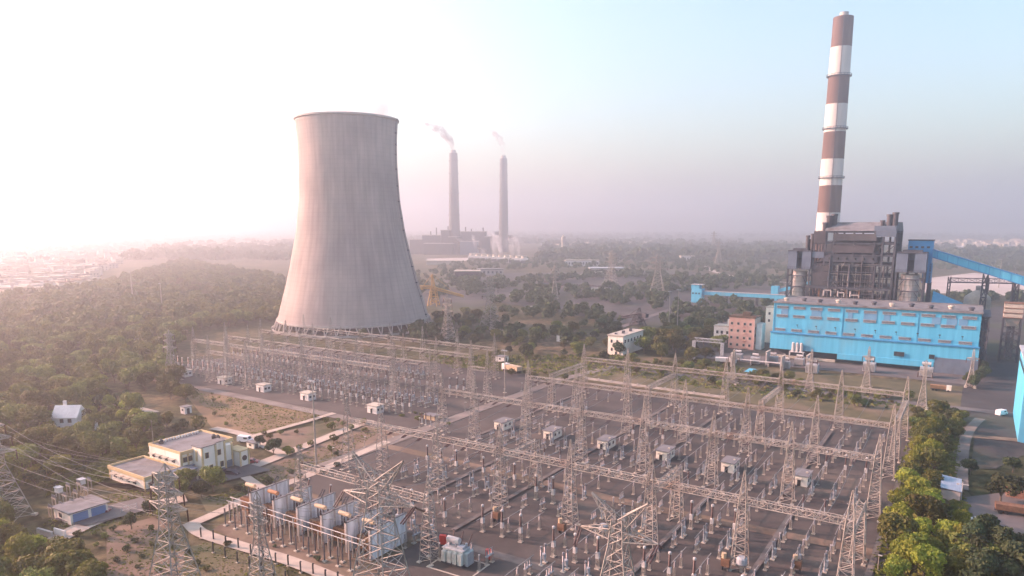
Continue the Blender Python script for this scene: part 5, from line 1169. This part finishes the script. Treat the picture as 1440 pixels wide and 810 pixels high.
TOWN = [(-60, 340), (60, 336), (330, 334), (300, 342), (190, 358), (150, 385), (118, 410), (70, 420), (-60, 424)]
while len(TXY) < 285:
    px, py = rnd.uniform(-55, 320), 336 + 86 * rnd.random() ** 1.15
    if intri(px, py, TOWN):
        x, y = at(px, py)
        if all((x - a) ** 2 + (y - b_) ** 2 > 190 for a, b_ in TXY): TXY.append((x, y))
for i, (x, y) in enumerate(TXY):
    k = rnd.randrange(7); TP[k].put((x, y, 0), rnd.choice([0, .25, .5]) + R(20), 'pale flat roofed town house in the dense quarter beyond the pink forest', 'town houses beyond the forest')
def mass(name, n, fn):
    V = []; Fc = []
    for i in range(n):
        x, y, wx, wy, h, rz = fn(); c, s = math.cos(rz), math.sin(rz); o = len(V)
        for z in (0, h):
            for ux, uy in ((-1, -1), (1, -1), (1, 1), (-1, 1)): V.append((x + (ux * wx * c - uy * wy * s) / 2, y + (ux * wx * s + uy * wy * c) / 2, z))
        Fc += [tuple(o + q for q in f) for f in ((4, 5, 6, 7), (0, 1, 5, 4), (1, 2, 6, 5), (2, 3, 7, 6), (3, 0, 4, 7))]
    b = MB(); b.add(V, Fc); o = b.build(name, M['plinth']); o['kind'] = 'stuff'
def tf_():
    while True:
        u = rnd.random()
        px, py = (rnd.uniform(-60, 400), 330 + rnd.random() * 22) if u < .7 else (rnd.uniform(-55, 150), rnd.uniform(345, 420)) if u < .85 else (rnd.uniform(1290, 1440), rnd.uniform(340, 347)) if u < .93 else (rnd.uniform(780, 930), rnd.uniform(343, 352))
        if u < .7 or u >= .85 or intri(px, py, TOWN): break
    x, y = at(px, py); k = 1 + y / 4000; return x, y, rnd.uniform(7, 14) * k, rnd.uniform(7, 12) * k, rnd.uniform(4, 9) * k, rnd.random() * 1.5
mass('distant_town', 1500, tf_)
# ------------------------------------------------------------------ vegetation
def crown_arrays(seed, w, h, n, leaf, z0, lobes=8, flat=.8):
    r = np.random.default_rng(seed)
    ang = r.uniform(0, 2 * np.pi, lobes); rad = np.sqrt(r.uniform(0, 1, lobes)) * w * .30
    C = np.stack([np.cos(ang) * rad, np.sin(ang) * rad, z0 + h * r.uniform(.28, .72, lobes)], 1); C[0] = (0, 0, z0 + h * .62)
    LR = w * r.uniform(.20, .30, lobes); LR[0] = w * .28
    li = r.integers(0, lobes, n); d = r.normal(size=(n, 3)); d[:, 2] += .35; d /= np.linalg.norm(d, axis=1)[:, None]
    rr = LR[li] * (r.uniform(.62, 1.05, n)); p = C[li] + d * rr[:, None] * np.array([1, 1, flat])
    keep = np.ones(n, bool)
    for k in range(lobes): keep &= (np.linalg.norm((p - C[k]) / np.array([1, 1, flat]), axis=1) > LR[k] * .58)
    p, d = p[keep], d[keep]; n = len(p)
    nr = d + r.normal(size=(n, 3)) * .55; nr /= np.linalg.norm(nr, axis=1)[:, None]
    u = np.cross(nr, r.normal(size=(n, 3))); u /= np.linalg.norm(u, axis=1)[:, None]; v = np.cross(nr, u)
    s = (leaf * r.uniform(.55, 1.25, n))[:, None]
    q = np.stack([p - u * s - v * s * .6, p + u * s - v * s * .5, p + u * s * .8 + v * s * .7, p - u * s * .7 + v * s * .6], 1)
    return q                                          # (n,4,3)
def quads_mesh(name, q, m, smooth=False):
    n = len(q); me = bpy.data.meshes.new(name); me.vertices.add(4 * n); me.vertices.foreach_set('co', q.reshape(-1).astype(np.float32))
    me.loops.add(4 * n); me.loops.foreach_set('vertex_index', np.arange(4 * n, dtype=np.int32)); me.polygons.add(n)
    me.polygons.foreach_set('loop_start', np.arange(0, 4 * n, 4, dtype=np.int32)); me.polygons.foreach_set('loop_total', np.full(n, 4, np.int32))
    me.materials.append(m); me.update(); me.validate(); return me
def tree_proto(seed, w, h, n, leaf, m, name, cat, trunk_h):
    g = thing(name, '', cat); b = MB(); r = random.Random(seed); tr = .03 * w + .05
    b.bar((0, 0, -.2), (.1, 0, trunk_h), tr, n=8, r2=tr * .7)
    for k in range(4):
        a = 2 * math.pi * k / 4 + r.random(); b.bar((.1, 0, trunk_h * .9), (math.cos(a) * w * .25, math.sin(a) * w * .25, trunk_h + h * .4), tr * .6, n=6, r2=tr * .2)
    b.build('trunk', M['bark'], g)
    o = bpy.data.objects.new('crown', quads_mesh('crown', crown_arrays(seed, w, h, n, leaf, trunk_h * .75), M[m])); COL.objects.link(o); o.parent = g
    return Kind(g)
TB = [tree_proto(11 + k, 9.0 + k * .6, 7.5 + .4 * k, 2600, .34, 'leaf', 'broadleaf_tree', 'tree', 2.2) for k in range(4)]
TY = [tree_proto(31 + k, 8.4 + k * .5, 7.0, 3000, .30, 'leaf_b', 'bright_tree', 'tree', 2.0) for k in range(3)]
TD = [tree_proto(51 + k, 8.0, 7.6, 2200, .34, 'leaf_d', 'dark_tree', 'tree', 2.2) for k in range(3)]
SHB = [tree_proto(71 + k, 2.8, 2.0, 500, .17, 'leaf_d', 'shrub', 'shrub', .4) for k in range(2)]
SHG = [tree_proto(81 + k, 3.0, 2.2, 500, .18, 'leaf', 'shrub', 'shrub', .4) for k in range(2)]
def plant(kinds, q, label, group, sc=(.8, 1.2), world=None):
    x, y = world if world else at(*q); k = rnd.uniform(*sc)
    return rnd.choice(kinds).put((x, y, -.1), rnd.uniform(0, 6.28), label, group, (k, k, k * rnd.uniform(.85, 1.12)))
def fill(poly, n, dmin, kinds, label, group, sc=(.8, 1.2), lim=4000, mix=None):
    pts = []; tries = 0; W = [at(*p) for p in poly]; xs_ = [p[0] for p in W]; ys_ = [p[1] for p in W]
    while len(pts) < n and tries < lim:
        tries += 1; x, y = rnd.uniform(min(xs_), max(xs_)), rnd.uniform(min(ys_), max(ys_))
        if intri(x, y, W) and all((x - a) ** 2 + (y - b_) ** 2 > dmin * dmin for a, b_ in pts):
            pts.append((x, y)); kk = mix if mix and rnd.random() < .3 else kinds; plant(kk, None, label, group, sc, (x, y))
    return pts
# right hand strip
fill([(1274, 690), (1297, 625), (1325, 612), (1320, 650), (1306, 712), (1350, 745), (1385, 780), (1400, 830), (1245, 830), (1258, 760)], 60, 4.4, TY, 'bright yellow green tree in the strip between the switchyard and the dirt track', 'bright trees of the right hand strip', (.55, .92), mix=TB)
fill([(1280, 590), (1345, 585), (1350, 620), (1290, 640)], 14, 5, TB, 'mid green tree at the top of the strip beside the coal apron', 'trees at the top of the strip', (.5, .8))
fill([(1360, 760), (1440, 790), (1440, 840), (1370, 840)], 14, 4.5, TD, 'dark green tree below the dusty lot', 'dark trees below the dusty lot', (.7, 1.0))
for q, lb, k in (((1407, 707), 'large round dark tree standing on the dusty lot', 1.0), ((1364, 668), 'small dark tree beside the tin shed and the dirt track', .55), ((1341, 596), 'dark tree where the dirt track meets the coal apron', .65), ((1424, 664), 'dark tree beside the ruined brick store', .6), ((1290, 665), 'lone dark tree by the lamp posts at the switchyard corner', .45)):
    plant(TD, q, lb, 'dark trees beside the coal road', (k, k))
# lower left foreground trees
fill([(-40, 772), (40, 776), (85, 796), (125, 812), (140, 850), (-40, 850)], 28, 4.0, TB, 'leafy green tree in the dense clump at the lower left corner', 'trees of the lower left corner', (.65, .95), mix=TY)
fill([(-60, 700), (10, 715), (25, 755), (-60, 770)], 8, 4.5, TB, 'dense green tree under the frame edge pylon', 'trees under the frame edge pylon', (.6, .9))
# office garden
for q, lb, k, kd in (((300, 692), 'broad spreading tree in the office garden before the canopy', .7, TB), ((284, 700), 'broad dark tree in the office garden, nearer the scrub pylon', .5, TD), ((385, 640), 'round dark tree beside the garden road', .62, TD), ((366, 628), 'small dark tree between the cream shed and the garden road', .4, TD), ((265, 686), 'bushy tree at the corner of the office annex', .6, TB), ((255, 700), 'bushy tree by the scrub pylon', .6, TB), ((404, 641), 'yellowish small tree at the garden road corner', .4, TY), ((185, 745), 'dark bush tree by the garage yard', .45, TD), ((215, 725), 'dark green bush tree beside the lower path', .5, TD), ((232, 738), 'round bush tree beside the lower path', .5, TB)): plant(kd, q, lb, None, (k, k))
for i in range(10): plant(SHB, (330 + i * 6.6, 688 + i * 1.6), 'clipped round hedge bush in the row along the garden lawn', 'hedge bushes along the garden lawn', (.55, .6))
fill([(345, 690), (470, 640), (520, 640), (400, 690)], 9, 4, SHB, 'small dark shrub on the lawn near the lighting mast', 'shrubs near the lighting mast', (.4, .8))
fill([(360, 610), (480, 585), (540, 595), (470, 640), (410, 640)], 16, 4, SHG, 'low green shrub in the brown garden plot by the road junction', 'shrubs in the brown garden plot', (.5, 1.1))
fill([(100, 755), (200, 735), (260, 760), (300, 800), (250, 830), (150, 800)], 22, 3, SHG, 'low dry shrub in the rough ground around the scrub pylon', 'shrubs around the scrub pylon', (.35, .7), mix=SHB)
fill([(310, 770), (420, 700), (520, 680), (560, 760), (420, 800)], 14, 4, SHB, 'small shrub in the work yard before the firewalls', 'shrubs in the work yard', (.35, .7))
fill([(560, 578), (640, 588), (640, 600), (570, 596)], 6, 3, SHG, 'low shrub at the road corner between the switchyards', 'shrubs at the road corner', (.5, .9))
fill([(255, 548), (460, 578), (445, 592), (352, 612), (300, 604)], 10, 5, SHG, 'low dry shrub in the dry grass field', 'shrubs in the dry field', (.4, .8))
# forest: the nearest trees stand as things, the rest as one mass
FOREST = [(-420, 470), (-60, 428), (130, 412), (200, 388), (260, 372), (400, 398), (392, 452), (275, 468), (238, 505), (235, 535), (262, 552), (262, 572), (215, 552), (150, 548), (140, 575), (75, 585), (60, 610), (58, 650), (30, 690), (-60, 715), (-420, 780)]
FW_ = [at(*p) for p in FOREST]; cand = []
hx, hy = at(100, 610); h2 = at(112, 630); h3 = at(196, 486)
xs_ = [p[0] for p in FW_]; ys_ = [p[1] for p in FW_]
grid = {}
tries = 0
while tries < 60000 and len(cand) < 3600:
    tries += 1; x, y = rnd.uniform(-760, -90), rnd.uniform(130, 1500)
    q = P(x, y, 0)
    if not intri(q[0], q[1], FOREST) : continue
    if math.hypot(x - hx, y - hy) < 8 or math.hypot(x - h2[0], y - h2[1]) < 8 or math.hypot(x - h3[0], y - h3[1]) < 6: continue
    c = (int(x // 6), int(y // 6)); dm = 6.4
    if any((x - a) ** 2 + (y - b_) ** 2 < dm * dm for i in (-1, 0, 1) for j in (-1, 0, 1) for a, b_ in grid.get((c[0] + i, c[1] + j), ())): continue
    grid.setdefault(c, []).append((x, y)); cand.append((x, y))
vis = [p for p in cand if -20 < P(p[0], p[1], 5)[0] < 1460]
vis.sort(key=lambda p: p[0] ** 2 + p[1] ** 2); near = set(vis[:230])
for p in vis[:230]: plant(TB, None, 'leafy tree in the near part of the forest on the hill side of the office', 'forest trees near the office', (.7, 1.15), p)
LOW = [crown_arrays(200 + k, 9.5, 8, 260, .95, 1.0, lobes=6) for k in range(5)]
def forest_mass(name, pts, m, scr=(.75, 1.25), low=LOW):
    out = []
    for x, y in pts:
        q = low[rnd.randrange(len(low))]; a = rnd.uniform(0, 6.28); k = rnd.uniform(*scr); c, s = math.cos(a) * k, math.sin(a) * k
        o = np.empty_like(q); o[..., 0] = q[..., 0] * c - q[..., 1] * s + x; o[..., 1] = q[..., 0] * s + q[..., 1] * c + y; o[..., 2] = q[..., 2] * k * rnd.uniform(.8, 1.15); out.append(o)
    o = bpy.data.objects.new(name, quads_mesh(name, np.concatenate(out), m)); COL.objects.link(o); o['kind'] = 'stuff'; return o
forest_mass('forest', [p for p in cand if p not in near], M['leaf_m'], (.65, 1.5))
fill([(60, 600), (150, 552), (215, 598), (300, 606), (225, 614), (205, 632), (150, 648), (70, 690), (40, 690)], 70, 4.6, SHG, 'broad green shrub in the scrub slope between the forest and the office', 'shrubs of the scrub slope', (1.0, 2.3), mix=SHB)
fill([(62, 605), (150, 560), (212, 600), (200, 632), (150, 646), (70, 680)], 26, 7, TB, 'lone leafy tree on the scrub slope between the forest and the office', 'trees of the scrub slope', (.45, .85), mix=TY)
# middle ground trees
fill([(600, 448), (690, 440), (720, 470), (870, 470), (880, 500), (860, 505), (700, 505), (640, 480)], 46, 7, TB, 'green tree in the scrub between the cooling tower and the coal yard', 'scrub trees behind the near switchyard', (.5, 1.0), mix=TD)
fill([(600, 448), (690, 440), (720, 470), (870, 470), (880, 500), (860, 510), (700, 508), (620, 490)], 55, 5, SHG, 'low broad shrub in the scrub between the cooling tower and the coal yard', 'scrub shrubs behind the near switchyard', (.9, 2.4), mix=SHB)
fill([(900, 478), (1000, 468), (1030, 500), (1000, 515), (905, 505)], 22, 6.5, TB, 'round tree in the clump beside the cream pump house', 'trees beside the pump house', (.8, 1.2), mix=TD)
fill([(860, 510), (1010, 512), (1140, 545), (1280, 562), (1290, 580), (1180, 572), (1010, 545), (860, 522)], 44, 5, TB, 'small tree in the green band between the switchyard and the blue hall', 'trees of the green band before the hall', (.35, .65), mix=SHG)
fill([(860, 510), (1010, 512), (1140, 545), (1280, 562), (1290, 580), (1180, 572), (1010, 545), (860, 522)], 45, 3, SHG, 'low shrub in the green band between the switchyard and the blue hall', 'shrubs of the green band before the hall', (.7, 1.6), mix=SHB)
fill([(620, 500), (700, 512), (800, 530), (790, 545), (640, 515)], 16, 6, SHG, 'shrub along the road behind the switchyards', 'shrubs along the road behind the switchyards', (.8, 1.6))
fill([(495, 468), (600, 462), (640, 480), (600, 490)], 14, 6, TD, 'dark tree at the foot of the cooling tower', 'trees at the foot of the cooling tower', (.4, .6))
fill([(1335, 540), (1385, 528), (1390, 545), (1340, 552)], 5, 5, TD, 'dark tree at the corner of the blue hall', 'trees at the corner of the hall', (.6, .8))
mid = []
SCR = [(610, 454), (700, 448), (740, 474), (850, 476), (850, 490), (700, 490)]
MID = [SCR, [(500, 478), (560, 472), (610, 466), (640, 480), (600, 486)], [(560, 395), (640, 370), (760, 366), (900, 358), (1100, 352), (1110, 400), (1000, 385), (900, 380), (720, 380), (640, 405), (600, 440), (585, 440)], [(690, 425), (760, 415), (790, 430), (880, 450), (860, 470), (700, 445)], [(900, 400), (960, 390), (1100, 395), (1100, 405), (960, 412), (920, 440)], [(940, 425), (1105, 430), (1105, 470), (1000, 470), (930, 480)], [(1260, 352), (1440, 350), (1440, 384), (1300, 380)], [(640, 398), (720, 396), (800, 388), (930, 384), (940, 390), (800, 396), (720, 408), (650, 418)], [(720, 412), (900, 404), (930, 412), (880, 430), (760, 418)], [(1290, 418), (1440, 420), (1440, 428), (1290, 430)]]
for PL in MID:
    W = [at(*p) for p in PL]; xa = [p[0] for p in W]; ya = [p[1] for p in W]; area = (max(xa) - min(xa)) * (max(ya) - min(ya)); n = int(min(2600, area / (150 if PL is not SCR else 260)))
    for _ in range(n):
        x, y = rnd.uniform(min(xa), max(xa)), rnd.uniform(min(ya), max(ya))
        if intri(x, y, W) and math.hypot(x - 271, y - 620) > 25: mid.append((x, y))
forest_mass('mid_woods', mid, M['leaf_d'], (.6, 1.2))
FARL = [crown_arrays(300 + k, 26, 13, 70, 3.2, 0, lobes=7, flat=.6) for k in range(5)]
far = []
for _ in range(9000):
    px, py = rnd.uniform(-80, 1520), 326 + 40 * rnd.random() ** 2.2
    x, y = at(px, py)
    if y < 800 or (px < 335 and 338 < py) and intri(px, py, TOWN): continue
    v = math.sin(x * .0021 + 1.3) + math.sin(y * .0013 + x * .0007) + rnd.uniform(-.9, .9)
    if v > -.3 and not (560 < px < 760 and py > 345): far.append((x, y))
forest_mass('far_woods', far, M['leaf_d'], (.7, 1.6), FARL)
# grass tufts and low weeds, one mass
tq = []
r_ = np.random.default_rng(5)
def tufts(poly, n, hh):
    W = [at(*p) for p in poly]; xa = [p[0] for p in W]; ya = [p[1] for p in W]; k = 0
    while k < n:
        x, y = rnd.uniform(min(xa), max(xa)), rnd.uniform(min(ya), max(ya))
        if not intri(x, y, W): continue
        k += 1; a = rnd.uniform(0, 3.14); s = hh * rnd.uniform(.5, 1.2); c, d = math.cos(a) * s, math.sin(a) * s; lx, ly = rnd.uniform(-.3, .3) * s, rnd.uniform(-.3, .3) * s
        tq.append([(x - c, y - d, 0), (x + c, y + d, 0), (x + c * .7 + lx, y + d * .7 + ly, s), (x - c * .8 + lx, y - d * .8 + ly, s * .8)])
tufts([(1285, 600), (1345, 590), (1350, 680), (1400, 830), (1215, 830), (1255, 690)], 2600, .8)
tufts([(262, 770), (300, 762), (420, 800), (420, 830), (250, 830)], 900, .25)
for pl in ([(500, 650), (640, 640), (1180, 760), (1180, 800), (640, 770)], [(480, 590), (800, 530), (1250, 590), (1250, 690), (640, 640)]): tufts(pl, 500, .22)
tufts([(150, 755), (200, 735), (260, 760), (290, 830), (150, 830)], 700, .3)
tufts([(280, 700), (380, 690), (330, 720)], 300, .35)
tufts([(-8 + 20, 690), (75, 590), (150, 552), (215, 598), (150, 648)], 1500, .8)
tufts([(150, 640), (230, 615), (215, 640), (140, 680), (60, 700)], 1500, .9)
tufts([(60, 735), (170, 690), (260, 690), (250, 715), (150, 745), (70, 765)], 900, .3)
tufts([(290, 705), (420, 640), (560, 590), (470, 650), (380, 700)], 1200, .28)
tufts([(255, 550), (460, 578), (445, 592), (352, 612)], 1500, .3)
tufts([(590, 500), (880, 500), (860, 530), (640, 520)], 1200, .8)
tufts([(860, 510), (1010, 512), (1290, 570), (1280, 580), (1010, 550), (860, 525)], 1500, .8)
o = bpy.data.objects.new('grass', quads_mesh('grass', np.array(tq), M['leaf'])); COL.objects.link(o); o['kind'] = 'stuff'
# unused prototypes of this run are removed
for K_ in TB + TY + TD + SHB + SHG + TP + [KP, KC, KI, KB, KA]:
    if not K_.used:
        for ch in list(K_.root.children): bpy.data.objects.remove(ch)
        bpy.data.objects.remove(K_.root)
